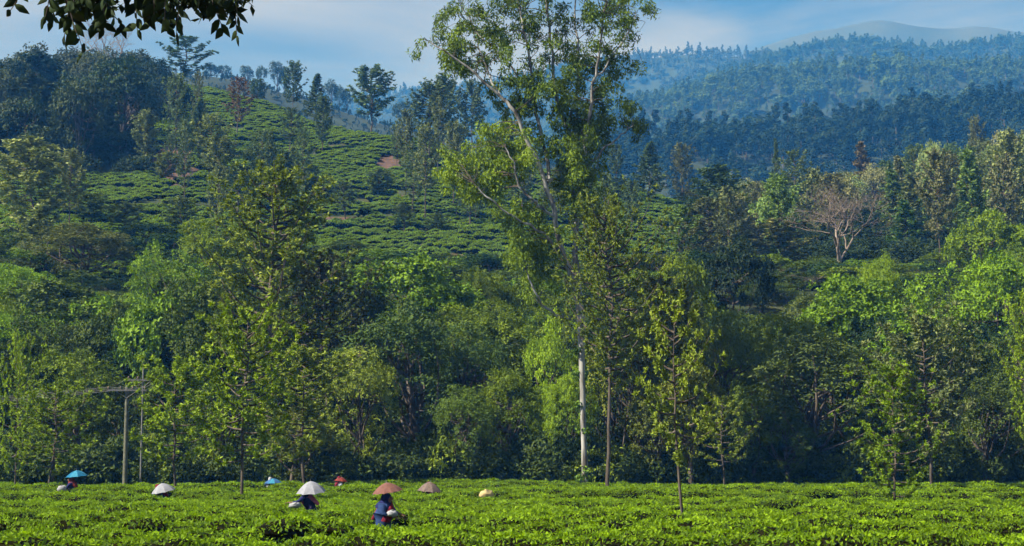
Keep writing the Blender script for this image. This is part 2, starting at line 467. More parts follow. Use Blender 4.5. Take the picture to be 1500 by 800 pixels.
def make_small(seed, H, Wd, n=420, L=1.0, kind='round'):
    """far tree as one mesh with short trunk, for woods seen from afar"""
    rg = R(seed); g = Geo()
    g.tube([[0, 0, -1], [0, 0, H * .35], [rg.normal() * .2, rg.normal() * .2, H * .75]], [.25, .18, .06], 4, mat=1)
    K = 16 if kind == 'round' else 12
    for k in range(K):
        if kind == 'round':
            d = rand_dirs(rg, 1)[0]; d[2] = abs(d[2]) if rg.random() < .7 else d[2]
            c = np.array([0, 0, H * .62]) + d * np.array([Wd * .34, Wd * .34, H * .24]); r = Wd * .2 * (.7 + .6 * rg.random())
        else:
            f = k / K
            a = rg.random() * 6.28; q = Wd * .3 * (1 - f) ** .6 * rg.random() ** .5
            c = np.array([math.cos(a) * q, math.sin(a) * q, H * (.35 + .6 * f)]); r = Wd * .22 * (1.15 - f * .7)
        clump(g, rg, c, r, n // K, L, L * .62, 0, tint=rg.random() * .5, rnd=.3, up=.2)
    return g.mesh('far_tree', [M_FAR, M_BARK])

VAR = {}
def variants(key, fn, args): VAR[key] = [(fn(*a[0], **a[1]), a[0][1], a[0][2]) for a in args]
variants('broad', make_broadleaf, [
    ((101, 14, 10), dict(K=40, lump=.16, S0=19)), ((102, 14, 9), dict(tf=.22, K=36, lump=.17, S0=15, L=.38, Wl=.22, per=17, tuft=.3)), ((103, 14, 11), dict(K=46, lump=.145, S0=20, L=.22, Wl=.13, per=24, tuft=.24)),
    ((104, 13, 10), dict(tf=.2, K=34, lump=.18, S0=20)), ((105, 15, 9), dict(tf=.3, K=40, lump=.16, droop=.7, S0=16, L=.36, Wl=.13)),
    ((106, 13, 12), dict(tf=.3, K=52, lump=.13, S0=17, L=.42, Wl=.26, per=14, tuft=.32)), ((107, 14, 9), dict(tf=.18, K=30, lump=.18, S0=20, L=.23, Wl=.14, per=24))])
variants('loose', make_broadleaf, [
    ((111, 13, 8), dict(tf=.2, K=84, per=17, L=.25, Wl=.12, lump=.12, droop=.3, S0=8, tuft=.22)), ((112, 14, 9), dict(tf=.16, K=92, per=17, L=.25, Wl=.12, lump=.12, droop=.3, S0=8, tuft=.24)),
    ((113, 12, 7), dict(tf=.12, K=74, per=17, L=.25, Wl=.12, lump=.12, S0=8, tuft=.22))])
variants('oak_young', make_silver_oak, [
    ((121, 7, 5.2), dict(bare=.34, nb=36, sprays=13, per=24, fill=.3, tipup=.12, L=.22, Wl=.075)), ((122, 7, 5.6), dict(bare=.28, nb=42, sprays=13, per=24, two=True, fill=.28, tipup=.1, L=.2, Wl=.07)),
    ((123, 6.5, 4.6), dict(bare=.2, nb=46, sprays=12, per=24, fill=.25, L=.17, Wl=.055)), ((124, 6, 4.2), dict(bare=.36, nb=26, sprays=11, per=24, fill=.35, tipup=.15, L=.16, Wl=.055)),
    ((125, 7, 5.0), dict(bare=.3, nb=36, sprays=13, per=24, fill=.3, tipup=.2, L=.22, Wl=.075))])
variants('oak_tall', make_silver_oak, [
    ((131, 18, 7.5), dict(bare=.2, nb=100, sprays=14, per=19, L=.27, Wl=.10)), ((132, 16, 7), dict(bare=.28, nb=88, sprays=14, per=19, L=.27, Wl=.10)),
    ((133, 17, 9), dict(bare=.40, nb=76, sprays=16, per=20, fill=.28, L=.27, Wl=.10))])
variants('oak_mid', make_silver_oak, [
    ((141, 17, 6), dict(bare=.22, nb=66, sprays=10, per=11, L=.55, Wl=.24)), ((142, 18, 7.5), dict(bare=.36, nb=60, sprays=10, per=11, L=.55, Wl=.24)),
    ((143, 16, 5), dict(bare=.15, nb=66, sprays=9, per=11, L=.5, Wl=.22, shape='cone')), ((144, 18, 7), dict(bare=.28, nb=46, sprays=9, per=11, L=.5, Wl=.22, fill=.45)),
    ((145, 17, 6.5), dict(bare=.2, nb=54, sprays=9, per=11, L=.5, Wl=.22, fill=.35, tipup=.6))])
variants('broad_mid', make_broadleaf, [
    ((151, 13, 10), dict(K=44, per=12, L=.5, Wl=.3, S0=8, tuft=.42, lump=.17)), ((152, 14, 9), dict(K=44, per=12, L=.5, Wl=.3, S0=8, tuft=.42, lump=.17, tf=.22)), ((153, 12, 10), dict(K=50, per=12, L=.5, Wl=.3, S0=7, tuft=.4, lump=.15, tf=.3))])
variants('bare', make_bare, [((161, 14, 12), dict(levels=6, bark=M_DRY)), ((162, 13, 8), {}), ((163, 12, 6), dict(levels=4))])

COUNT = {}
def tree(name, kind, u, top, w, d, color, label, group=None, var=None, rz=None, v_base=None, bark=None, sink=0.0, zs=None):
    """a tree standing at distance d whose top reaches photo row `top` and whose crown is w pixels wide"""
    k = COUNT.get(kind, 0); COUNT[kind] = k + 1
    vs = VAR[kind]
    (tm, cm), H0, W0 = vs[(k if var is None else var) % len(vs)]
    x = ux(u, d)
    z = g1(x, d)
    H = max(3.0, pz(top, d) - z)
    sx = max(.35, w / F * d / W0); sz = H / H0
    r0 = R(k * 7 + len(kind)).random() * 6.28 if rz is None else rz
    e = empty(name, (x, d, z - sink), r0, (sx, sx, sz))
    link('trunk', tm, e, (1, 1, 1))
    if cm is not None: link('crown', cm, e, color)
    tag(e, label, 'tree', group)
    return e

# ------------------------------------------------------------------ uncountable cover, scattered with geometry nodes
def scatter(name, meshes, P, rot, scl, idx, color, label, cat):
    P = np.asarray(P, np.float32); n = len(P)
    me = bpy.data.meshes.new(name)
    me.vertices.add(n); me.vertices.foreach_set('co', P.ravel())
    for an, ty, key, arr in (('rot', 'FLOAT_VECTOR', 'vector', rot), ('scl', 'FLOAT_VECTOR', 'vector', scl), ('idx', 'INT', 'value', idx)):
        a = me.attributes.new(an, ty, 'POINT')
        a.data.foreach_set(key, np.asarray(arr, np.int32 if ty == 'INT' else np.float32).ravel())
    o = link(name, me, None, color)
    ng = bpy.data.node_groups.new(name, 'GeometryNodeTree')
    ng.interface.new_socket('Geometry', in_out='INPUT', socket_type='NodeSocketGeometry')
    ng.interface.new_socket('Geometry', in_out='OUTPUT', socket_type='NodeSocketGeometry')
    gi = ng.nodes.new('NodeGroupInput'); go = ng.nodes.new('NodeGroupOutput')
    ji = ng.nodes.new('GeometryNodeJoinGeometry')
    for m in meshes:
        src = bpy.data.objects.new(m.name + '_source', m)
        oi = ng.nodes.new('GeometryNodeObjectInfo'); oi.inputs['Object'].default_value = src
        gt = ng.nodes.new('GeometryNodeGeometryToInstance')
        ng.links.new(oi.outputs['Geometry'], gt.inputs[0]); ng.links.new(gt.outputs[0], ji.inputs[0])
    ip = ng.nodes.new('GeometryNodeInstanceOnPoints'); ip.inputs['Pick Instance'].default_value = True
    def na(nm, ty):
        a = ng.nodes.new('GeometryNodeInputNamedAttribute'); a.data_type = ty; a.inputs['Name'].default_value = nm
        return a.outputs['Attribute']
    er = ng.nodes.new('FunctionNodeEulerToRotation')
    L = ng.links.new
    L(gi.outputs[0], ip.inputs['Points']); L(ji.outputs[0], ip.inputs['Instance'])
    L(na('idx', 'INT'), ip.inputs['Instance Index']); L(na('rot', 'FLOAT_VECTOR'), er.inputs[0]); L(er.outputs[0], ip.inputs['Rotation'])
    L(na('scl', 'FLOAT_VECTOR'), ip.inputs['Scale']); L(ip.outputs[0], go.inputs[0])
    md = o.modifiers.new('scatter', 'NODES'); md.node_group = ng
    tag(o, label, cat, kind='stuff')
    return o

def tea_bush(seed, nleaf, L, Wl, rad=.66, H=.88):
    rg = R(seed); g = Geo()
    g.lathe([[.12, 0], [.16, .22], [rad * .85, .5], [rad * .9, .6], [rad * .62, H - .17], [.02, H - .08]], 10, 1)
    nt_ = int(nleaf * .8)
    a = rg.random(nt_) * 6.283; q = rad * 1.05 * np.sqrt(rg.random(nt_))
    z = H - .05 - (q / rad) ** 2.6 * .27 + rg.normal(size=nt_) * .035
    P = np.stack([np.cos(a) * q, np.sin(a) * q, z], 1)
    A = unit(rg.normal(size=(nt_, 3)) * np.array([1, 1, .5]) + np.array([0, 0, .75]))
    nn = unit(np.cross(A, rg.normal(size=(nt_, 3))))
    nn = np.where(nn[:, 2:] < 0, -nn, nn)
    s = .6 + .7 * rg.random(nt_)
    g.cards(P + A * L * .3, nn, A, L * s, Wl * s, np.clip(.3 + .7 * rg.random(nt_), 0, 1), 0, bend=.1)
    ns = nleaf - nt_
    a = rg.random(ns) * 6.283; zz = .38 + (H - .46) * rg.random(ns) ** .55
    q = rad * (.86 + .16 * rg.random(ns)) * np.clip(.62 + zz, 0, 1)
    d = np.stack([np.cos(a), np.sin(a), 0 * a], 1)
    nn = unit(d * .8 + np.array([0, 0, .5]) + rg.normal(size=(ns, 3)) * .45)
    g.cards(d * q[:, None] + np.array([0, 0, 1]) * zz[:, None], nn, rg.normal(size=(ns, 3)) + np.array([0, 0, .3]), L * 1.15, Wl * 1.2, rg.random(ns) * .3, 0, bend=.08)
    return g.mesh('tea_bush', [M_TEA, M_CORE])
TEA_NEAR = [tea_bush(200 + i, 520, .10, .05, rad=.72) for i in range(5)]
TEA_FAR = [tea_bush(220 + i, 190, .2, .11, rad=.8, H=.95) for i in range(4)]

# hollows in the tea where rows open: (u, v, half width px, depth 0..1)
HOLLOW = [(340, 744, 42, .9), (520, 760, 40, .95), (655, 772, 46, .8), (770, 786, 90, .5), (895, 722, 32, .7), (1110, 743, 46, .7),
          (1195, 787, 75, .9), (1435, 750, 55, .85), (1410, 792, 90, .9), (980, 756, 34, .6), (700, 748, 60, .5), (200, 790, 60, .5), (470, 790, 60, .5),
          (1000, 790, 60, .7), (100, 768, 60, .35), (850, 740, 30, .4), (620, 745, 40, .5), (1290, 762, 60, .4), (1230, 730, 60, .35)]
HOL = []
for (u, v, hw, dep) in HOLLOW:
    d = F * 1.84 / (v - 668)
    HOL.append((ux(u, d), d, hw / F * d, dep))
rg = R(301)
pts, sc_, ix, hh = [], [], [], []
row = 0
y = 21.0
bed_n, k_in = 5, 0
zoff = []
while y < 109.0:
    xw = .36 * y + 9
    x = -xw + rg.random()
    f = k_in / max(1, bed_n - 1)
    while x < xw:
        yy = y + (vn1(x * .13 + 3, y * .02) - .5) * 2.6 + (vn2(x * .5, y * .3) - .5) * .5 + rg.normal() * .08
        amp = np.clip(vn3(x * .11 + 5, yy * .09) * 1.9 - .25, 0, 1)
        zo = (.34 - .62 * f) * amp + (vn2(x * .2, yy * .25) - .5) * .20
        h = 1.0 + rg.normal() * .07
        keep = not (k_in == bed_n - 1 and rg.random() < .55 * amp)
        for (hx, hy, hw, dep) in HOL:
            ddx = (x - hx) / hw; ddy = yy - hy
            if abs(ddx) < 1.05:
                e = 1 - abs(ddx) ** 4
                if -3.0 < ddy < 0:
                    zo -= .42 * dep * max(0, e)
                    if ddy > -1.3 and dep * e > .4 and rg.random() < .5: keep = False
                elif 0 <= ddy < 3.0: zo += .30 * dep * max(0, e) * (1 - ddy / 3.2)
        for (pu, pd, low) in ((117, 82, -.10), (247, 76, -.02), (400, 97, -.08), (461, 60, -.12), (501, 96, -.10), (564, 46.5, -.22), (632, 82, -.04), (713, 76, -.06)):
            if abs(x - ux(pu, pd)) < 1.0 and -7 < yy - pd < .5: zo = min(zo, low)      # pickers stand in the open row
            if abs(x - ux(pu, pd)) < .35 and abs(yy - pd) < .35: keep = False
        if keep:
            pts.append((x, yy)); hh.append(h); zoff.append(max(zo, -.5))
            w = 1 + rg.normal() * .09
            sc_.append((w, w, h))
        x += .84 + rg.random() * .2
    row += 1; k_in += 1
    if k_in >= bed_n: k_in, bed_n, y = 0, int(rg.integers(3, 7)), y + 1.35
    else: y += 1.0
pts = np.array(pts)
keepf = np.ones(len(pts), bool)
P = np.stack([pts[:, 0], pts[:, 1], np.array(zoff) - .02], 1)
sc_ = np.array(sc_)
rot = np.zeros((len(P), 3)); rot[:, 2] = rg.random(len(P)) * 6.283
scatter('tea_field', TEA_NEAR, P, rot, sc_, rg.integers(0, 5, len(P)), (0.108, 0.208, 0.004), 'bright yellow green plucked tea bushes filling the flat foreground field', 'tea bushes')
def tea_h(x, y):
    i = np.argmin((pts[:, 0] - x) ** 2 + (pts[:, 1] - y) ** 2)
    return .88 * hh[i] + zoff[i]

# tea rows along the contours of the hillside
rg = R(302)
hp = []
yy = np.arange(176, 420, .5)
for x in np.arange(-175, 150, 1.0):
    zz = ground(np.full(yy.shape, x), yy)
    u = 750 + F * x / yy
    zm = np.maximum.accumulate(zz)
    cut = yy < CR(u) + 14
    k0, k1 = zm[0], zm[cut].max()
    for lv in np.arange(math.ceil(k0 / .56), k1 / .56):
        wob = (vn1(x * .06, lv * .15) - .5) * 3.0
        if (lv + round(wob * 2.2)) % 7 < 1.0: continue
        z_ = lv * .56 + (vn2(x * .1, lv * .4) - .5) * .3
        y_ = float(np.interp(z_, zm, yy))
        if y_ > CR(750 + F * x / y_) + 12: continue
        hp.append((x + rg.normal() * .18, y_ + rg.normal() * .2))
hp = np.array(hp)
hz = ground(hp[:, 0], hp[:, 1]); hu = 750 + F * hp[:, 0] / hp[:, 1]
ok = (hu > -110) & (hu < 1640) & ~red_mask(hp[:, 0], hp[:, 1], hz) & (vn3(hp[:, 0] * .16, hp[:, 1] * .16) > .07)
ok &= ~((hu < 215) & (hp[:, 1] > 266))
hp, hz = hp[ok], hz[ok]
s = 1.0 + rg.normal(size=len(hp)) * .14
hs = np.stack([s * 1.0, s * .85, s * (.95 + .35 * (vn2(hp[:, 0] * .3, hp[:, 1] * .3) - .3))], 1)
rot = np.zeros((len(hp), 3)); rot[:, 2] = rg.normal(size=len(hp)) * .5
scatter('hillside_tea', TEA_FAR, np.column_stack([hp, hz - .05]), rot, hs, rg.integers(0, 4, len(hp)), (0.105, 0.200, 0.016), 'rows of tea bushes following the contours of the sunlit hillside', 'tea bushes')

# woods on the far ridges
SMALL = [make_small(400 + i, 12, 10.5, 640, 1.0) for i in range(4)] + [make_small(410 + i, 16, 6, 460, .8, 'tall') for i in range(3)]
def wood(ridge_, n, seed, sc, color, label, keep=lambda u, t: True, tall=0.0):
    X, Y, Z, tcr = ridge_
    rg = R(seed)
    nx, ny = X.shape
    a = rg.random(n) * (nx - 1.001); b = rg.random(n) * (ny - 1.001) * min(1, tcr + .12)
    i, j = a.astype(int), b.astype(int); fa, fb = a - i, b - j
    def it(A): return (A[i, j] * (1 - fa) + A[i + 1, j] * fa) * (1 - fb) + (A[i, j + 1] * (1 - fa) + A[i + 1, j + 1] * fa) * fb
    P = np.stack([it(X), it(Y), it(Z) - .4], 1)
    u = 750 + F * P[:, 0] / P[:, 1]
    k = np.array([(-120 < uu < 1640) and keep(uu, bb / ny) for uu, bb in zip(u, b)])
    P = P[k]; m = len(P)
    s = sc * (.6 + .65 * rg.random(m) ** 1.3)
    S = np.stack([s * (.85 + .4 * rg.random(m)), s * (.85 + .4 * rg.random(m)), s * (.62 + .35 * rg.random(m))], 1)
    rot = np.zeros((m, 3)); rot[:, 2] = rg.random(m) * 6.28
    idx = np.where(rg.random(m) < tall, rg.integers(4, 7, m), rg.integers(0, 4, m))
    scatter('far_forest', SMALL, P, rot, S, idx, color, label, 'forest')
wood(R1, 3200, 501, 1.6, (.014, .032, .012), label= 'dark blue wood covering the nearest ridge beyond the valley')  # nearest ridge dark, farther ones paler: haze steps put into the leaf colours
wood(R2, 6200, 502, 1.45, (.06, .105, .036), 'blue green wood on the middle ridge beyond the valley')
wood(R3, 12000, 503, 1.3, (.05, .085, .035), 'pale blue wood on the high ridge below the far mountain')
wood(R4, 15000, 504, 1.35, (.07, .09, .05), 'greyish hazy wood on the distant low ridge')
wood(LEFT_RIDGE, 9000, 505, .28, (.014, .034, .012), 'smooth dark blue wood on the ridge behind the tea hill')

# ------------------------------------------------------------------ trees
BRIGHT, MID, DARK = (.110, .215, .007), (.105, .172, .009), (.050, .088, .009)
OLIVE, YEL, GREY, LIME = (.150, .215, .026), (.190, .305, .014), (.150, .205, .080), (.135, .235, .010)
# young silver oaks standing in the tea
FIELD = [
    (30, 505, 83, 95, 2, YEL, 'slim young silver oak with upright spire top at the tea edge'),
    (84, 572, 159, 92, 1, YEL, 'bushy yellow green young silver oak behind the teal umbrella'),
    (266, 540, 162, 86, 0, YEL, 'young silver oak with thin bare stem beside the pale grey umbrella in the tea'),
    (362, 470, 202, 74, 1, YEL, 'leaning twin stemmed young silver oak with layered yellow green sprays in the tea'),
    (450, 520, 189, 99, 4, OLIVE, 'young silver oak with crooked stem behind the pale umbrella and red umbrella'),
    (889, 312, 190, 101, None, OLIVE, None),
    (995, 448, 162, 50, 3, OLIVE, 'thin curved stemmed young silver oak standing well forward in the tea'),
    (1058, 590, 108, 98, 3, OLIVE, 'small short stemmed young silver oak at the tea edge'),
    (1306, 546, 151, 63, 2, LIME, 'light green young tree with low forked stem standing in the tea'),
    (1357, 478, 175, 97, 4, GREY, 'grey green slender tree behind the light green forked young tree'),
]
for (u, top, w, d, var, c, lab) in FIELD:
    if var is None:
        tree('silver_oak', 'oak_tall', u, top, w, d, c, 'tall yellow green silver oak with bare brown trunk beside the giant eucalyptus', var=2, rz=.4)
    else:
        tree('silver_oak', 'oak_young', u, top, w, d, c, lab, var=var)
# the wood's edge behind the tea: (kind, u, top, width, distance, colour, label)
G_EDGE = 'broadleaf trees along the wood edge'
EDGE = [
    ('broad', 40, 482, 150, 122, DARK, 'dark green tree on the wood edge above the slim silver oak'),
    ('broad', 130, 415, 170, 142, DARK, 'wide very dark crowned tree below the olive round tree'),
    ('broad', 30, 388, 120, 152, BRIGHT, 'bright green round crown in front of the pale hillside silver oak'),
    ('loose', 130, 328, 165, 172, (.075, .10, .032), 'olive grey broad dome shaped tree below the lower tea terrace'),
    ('broad', 250, 368, 110, 146, BRIGHT, 'bright green lumpy crown beside the olive dome shaped tree'),
    ('broad', 318, 322, 110, 165, MID, 'mid green rounded tree touching the lower tea terrace'),
    ('broad', 255, 432, 150, 126, BRIGHT, 'bright green wide tree above the power pole'),
    ('broad', 120, 515, 140, 112, MID, 'mid green tree left of the power pole crossarm'),
    ('broad', 175, 560, 120, 114, DARK, 'very dark tree standing behind the power pole'),
    ('oak_tall', 402, 256, 220, 116, OLIVE, 'tallest olive silver oak with pale trunk in the left wood edge'),
    ('oak_tall', 478, 388, 175, 122, (.085, .10, .035), 'grey olive silver oak beside the tallest olive silver oak'),
    ('loose', 535, 505, 110, 109, OLIVE, 'loose olive tree behind the terracotta umbrella'),
    ('loose', 612, 455, 180, 113, (.042, .085, .018), 'large dark green loose leaved tree behind the brown umbrella'),
    ('broad', 640, 385, 170, 137, BRIGHT, 'bright green lumpy crown below the sunlit tea slope'),
    ('broad', 712, 395, 110, 141, MID, 'mid green tree just left of the giant eucalyptus crown'),
    ('loose', 742, 535, 110, 110, MID, 'fine leaved green tree left of the ivy clad tree'),
    ('broad', 815, 470, 85, 111, LIME, 'yellow green ivy clad narrow tree against the eucalyptus trunk'),
    ('oak_tall', 955, 415, 160, 112, (.105, .125, .022), 'yellowing silver oak right of the tall bare trunked silver oak'),
    ('broad', 1000, 388, 90, 132, MID, 'mid green tree between the silver oaks and the black green crown'),
    ('broad', 1076, 364, 88, 152, (.014, .034, .014), 'black green egg shaped crown standing in the right wood'),
    ('broad', 1012, 382, 56, 160, (.018, .05, .016), 'small dark green crown beside the black green crown'),
    ('loose', 1050, 450, 130, 114, (.075, .12, .02), 'yellowish loose tree behind the thin curved stemmed oak'),
    ('broad', 1130, 475, 150, 118, MID, 'mid green tree in front of the brown dry thicket'),
    ('loose', 1195, 500, 210, 109, (.055, .088, .020), 'big dull dark tree with several visible leaning trunks'),
    ('broad', 1235, 405, 150, 132, BRIGHT, 'bright green broad crown in front of the leafless tree'),
    ('broad', 1285, 374, 74, 137, LIME, 'small bright lime crown below the leafless tree'),
    ('broad', 1372, 408, 150, 133, BRIGHT, 'bright green wide crown behind the light green forked young tree'),
    ('broad', 1465, 384, 150, 130, BRIGHT, 'bright green crown under the lime topped tree'),
    ('broad', 1443, 322, 96, 172, LIME, 'lime topped round tree on the right wood slope'),
    ('broad', 1520, 330, 90, 168, LIME, 'lime green tree beside the lime topped round tree'),
    ('loose', 1400, 500, 150, 114, (.05, .085, .022), 'dull green loose tree behind the grey green slender tree'),
    ('broad', 1485, 505, 140, 113, DARK, 'dark green tree at the end of the right wood edge'),
    ('broad', 1320, 505, 110, 120, DARK, 'shaded dark tree between light young tree and dull leaning trees'),
    ('oak_tall', 1500, 440, 80, 104, YEL, 'yellow tipped silver oak at the end of the tea edge'),
    ('loose', 690, 470, 120, 118, (.045, .09, .02), 'green loose tree between the large dark tree and fine leaved tree'),
    ('loose', 900, 520, 120, 117, (.04, .075, .018), 'shaded loose tree behind the bare brown trunk'),
    ('loose', 960, 560, 120, 108, (.08, .11, .02), 'low yellow green tree behind the thin curved stemmed oak'),
    ('loose', 340, 560, 110, 110, (.05, .085, .02), 'shaded green tree behind the leaning twin stemmed oak'),
    ('loose', 430, 600, 110, 107, (.09, .12, .024), 'low olive tree behind the blue umbrella'),
    ('loose', 1010, 520, 110, 107, (.13, .17, .022), 'olive yellow loose tree between the curved stemmed oak and small oak'),
    ('loose', 1098, 560, 120, 108.5, (.085, .14, .018), 'green loose tree beside the small short stemmed oak'),
    ('loose', 930, 470, 120, 109, (.125, .165, .022), 'olive tree right behind the bare brown trunk'),
    ('loose', 1150, 600, 100, 107.5, (.075, .13, .018), 'low green tree before the leaning trunks'),
    ('loose', 680, 560, 100, 108.5, (.075, .135, .016), 'low green tree before the large dark loose leaved tree'),
    ('loose', 1440, 560, 120, 108, (.07, .115, .022), 'low dull green tree past the grey green slender tree'),
    ('broad', 838, 545, 60, 109, LIME, 'narrow bright tree hugging the eucalyptus trunk'),
    ('broad', -40, 440, 150, 126, MID, 'mid green tree on the wood edge past the slim silver oak'),
    ('broad', 1570, 420, 150, 126, MID, 'mid green tree on the wood edge past the yellow tipped oak'),
    ('loose', 555, 420, 100, 140, (.06, .095, .025), 'olive green tree above the loose olive tree'),
    ('broad', 780, 420, 90, 145, DARK, 'dark tree directly behind the eucalyptus trunk fork'),
    ('broad', 880, 400, 110, 148, DARK, 'dark tree behind the tall bare trunked silver oak'),
    ('broad', 440, 470, 120, 134, DARK, 'dark tree behind the two olive silver oaks'),
]
NAMES = {'broad': 'broadleaf_tree', 'loose': 'broadleaf_tree', 'oak_tall': 'silver_oak'}
for (k, u, top, w, d, c, lab) in EDGE:
    tree(NAMES[k], k, u, top, w, d, c, lab, G_EDGE if k != 'oak_tall' else 'silver oaks along the wood edge')

# filler trees of the wood between edge and hill
rg = R(601)
fill = []
def where_wood(u):
    for lim, w in ((110, 'behind the slim spire topped oak'), (250, 'behind the power poles'), (400, 'behind the twin stemmed oak'), (540, 'behind the olive silver oaks'), (680, 'behind the dusty brown umbrella'), (800, 'beside the ivy clad tree'), (930, 'behind the giant eucalyptus'), (1090, 'around the black green crown'), (1200, 'before the brown dry thicket'), (1320, 'below the leafless spreading tree'), (9999, 'around the lime topped tree')):
        if u < lim: return w
def near_sky(u): return float(np.interp(u, [-100, 0, 100, 200, 300, 360, 500, 600, 740, 860, 1000, 1130, 1250, 1400, 1500, 1600], [430, 420, 420, 415, 400, 420, 415, 425, 425, 425, 430, 450, 430, 430, 420, 420]))
for d in (128, 142, 157, 172, 187):
    for u in np.arange(-90, 1600, 62 * 128 / d):
        uu = u + rg.normal() * 14
        top = near_sky(uu) + (170 - d) * .9 + rg.normal() * 14 - (8 if d > 180 else 0)
        fill.append((uu, top, d + rg.normal() * 4))
for (u, top, d) in fill:
    q = rg.integers(0, 6)
    c, cn = ((BRIGHT, 'bright green'), (MID, 'mid green'), (DARK, 'dark green'), (DARK, 'dark green'), ((.018, .048, .012), 'blackish green'), ((.06, .09, .025), 'olive green'))[q]  # mostly dark leaves, painting in the shaded gaps between crowns
    deep = 'in the front of the wood' if d < 150 else 'uphill inside the wood'
    tree('broadleaf_tree', 'broad' if d < 166 else 'broad_mid', u, max(top, 330), (85 + rg.random() * 45) * 140 / d, d, c, f'{cn} leafy tree {deep} {where_wood(u)}', 'trees packed inside the wood')

# trees scattered over the tea hill, with photo-measured tops
HILL = [
    ('oak_mid', 45, 210, 112, 192, (.19, .25, .11), 'large pale silver oak standing below the dark hilltop wood'),
    ('oak_mid', 98, 226, 60, 204, (.19, .25, .11), 'pale slender silver oak beside the large pale silver oak'),
    ('oak_mid', 258, 56, 82, 372, (0.072, 0.132, 0.058), 'tall layered silver oak on the skyline of the tea hill'),
    ('oak_mid', 342, 116, 46, 315, (.15, .10, .065), 'reddish brown narrow tree on the tea slope'),
    ('oak_mid', 300, 172, 66, 262, GREY, 'grey green slim tree beside the reddish brown tree'),
    ('oak_mid', 210, 165, 40, 268, GREY, 'thin pale trunked tree before the red bank'),
    ('oak_mid', 425, 95, 40, 366, (0.072, 0.132, 0.065), 'small narrow tree on the skyline above the tea'),
    ('oak_mid', 456, 108, 42, 338, (0.087, 0.147, 0.065), 'narrow silver oak below the skyline tree'),
    ('oak_mid', 541, 103, 78, 338, (0.080, 0.139, 0.065), 'round topped silver oak alone on the hill crest'),
    ('oak_mid', 628, 128, 76, 298, (0.087, 0.139, 0.072), 'dark stemmed tall tree at the hill path'),
    ('oak_mid', 648, 115, 66, 328, (0.080, 0.132, 0.072), 'leaning crowned tree behind the dark stemmed tall tree'),
    ('oak_mid', 690, 126, 56, 326, (0.080, 0.132, 0.072), 'thin topped tree next to the eucalyptus crown'),
    ('oak_mid', 742, 175, 60, 322, (0.080, 0.132, 0.072), 'hazy tree seen through the lower eucalyptus branches'),
    ('oak_mid', 688, 262, 56, 246, (0.102, 0.163, 0.065), 'faint feathery tree on the lower tea slope'),
    ('oak_mid', 640, 318, 46, 236, (0.102, 0.163, 0.065), 'short feathery tree on the lower tea slope'),
    ('oak_mid', 552, 250, 44, 264, (0.102, 0.163, 0.065), 'faint small tree in the middle of the tea slope'),
    ('oak_mid', 372, 118, 34, 370, (0.072, 0.132, 0.065), 'small skyline tree beside the reddish brown tree'),
    ('oak_mid', 460, 235, 60, 262, (0.102, 0.155, 0.065), 'grey feathery tree above the bare red path'),
    ('oak_mid', 345, 245, 80, 225, (0.109, 0.163, 0.058), 'grey green tree above the tallest olive silver oak'),
    ('oak_mid', 262, 290, 60, 212, (0.109, 0.163, 0.058), 'small grey tree on the lower tea terrace'),
    ('oak_mid', 128, 285, 60, 214, (0.116, 0.186, 0.058), 'small pale tree on the lower terrace beside the slender silver oak'),
    ('oak_mid', 318, 205, 60, 250, GREY, 'pale feathery tree left of the reddish brown tree foot'),
    ('oak_mid', 410, 225, 56, 258, (.09, .14, .06), 'pale feathery tree above the olive silver oak top'),
    ('oak_mid', 505, 268, 50, 248, (.09, .14, .06), 'feathery tree right of the bare red path'),
    ('oak_mid', 590, 300, 46, 238, (.09, .14, .06), 'low feathery tree under the hill path patch'),
    ('oak_mid', 238, 225, 44, 258, GREY, 'thin pale tree standing against the red bank'),
    ('oak_mid', 180, 300, 70, 205, (.09, .14, .05), 'pale tree above the olive dome shaped tree'),
    ('oak_mid', 60, 300, 80, 184, GREY, 'low pale tree at the foot of the large pale silver oak'),
    ('oak_mid', 420, 160, 40, 300, (.08, .13, .06), 'small wispy tree high on the tea slope'),
    ('broad_mid', 385, 215, 70, 275, DARK, 'dark bushy tree below the reddish brown tree'),
    ('broad_mid', 210, 96, 56, 352, (.014, .034, .014), 'black green twin lobed tree on the hill shoulder'),
    ('broad_mid', 222, 118, 44, 345, (.014, .034, .014), 'low black green tree below the twin lobed tree'),
    ('oak_mid', 950, 208, 58, 290, (0.087, 0.147, 0.065), 'dark green slim tree right of the eucalyptus'),
    ('oak_mid', 905, 262, 46, 282, (0.087, 0.147, 0.065), 'short tree on the tea crest right of the eucalyptus'),
    ('oak_mid', 1000, 214, 42, 305, (0.123, 0.155, 0.085), 'greyish thin tree on the right hill edge'),
    ('oak_mid', 1060, 248, 84, 240, (0.072, 0.132, 0.046), 'full green tree above the black green crown'),
    ('oak_mid', 1040, 298, 92, 205, (0.116, 0.147, 0.052), 'brownish olive tree above the black green crown'),
    ('oak_mid', 1137, 205, 20, 300, (0.072, 0.132, 0.058), 'needle thin spire tree against the blue ridge'),
    ('oak_mid', 1165, 224, 56, 282, (0.094, 0.147, 0.065), 'rounded green tree beside the spire tree'),
    ('oak_mid', 1142, 325, 116, 202, (0.131, 0.155, 0.058), 'wide olive brown tree left of the leafless tree'),
    ('oak_mid', 1332, 296, 64, 218, (0.065, 0.139, 0.033), 'cone shaped green tree right of the leafless tree'),
    ('oak_mid', 1437, 178, 34, 310, (0.102, 0.132, 0.072), 'slender brownish tree on the right skyline'),
    ('oak_mid', 1275, 208, 44, 305, (0.145, 0.132, 0.091), 'dry brownish tree before the misty ridge'),
]
rg = R(606)
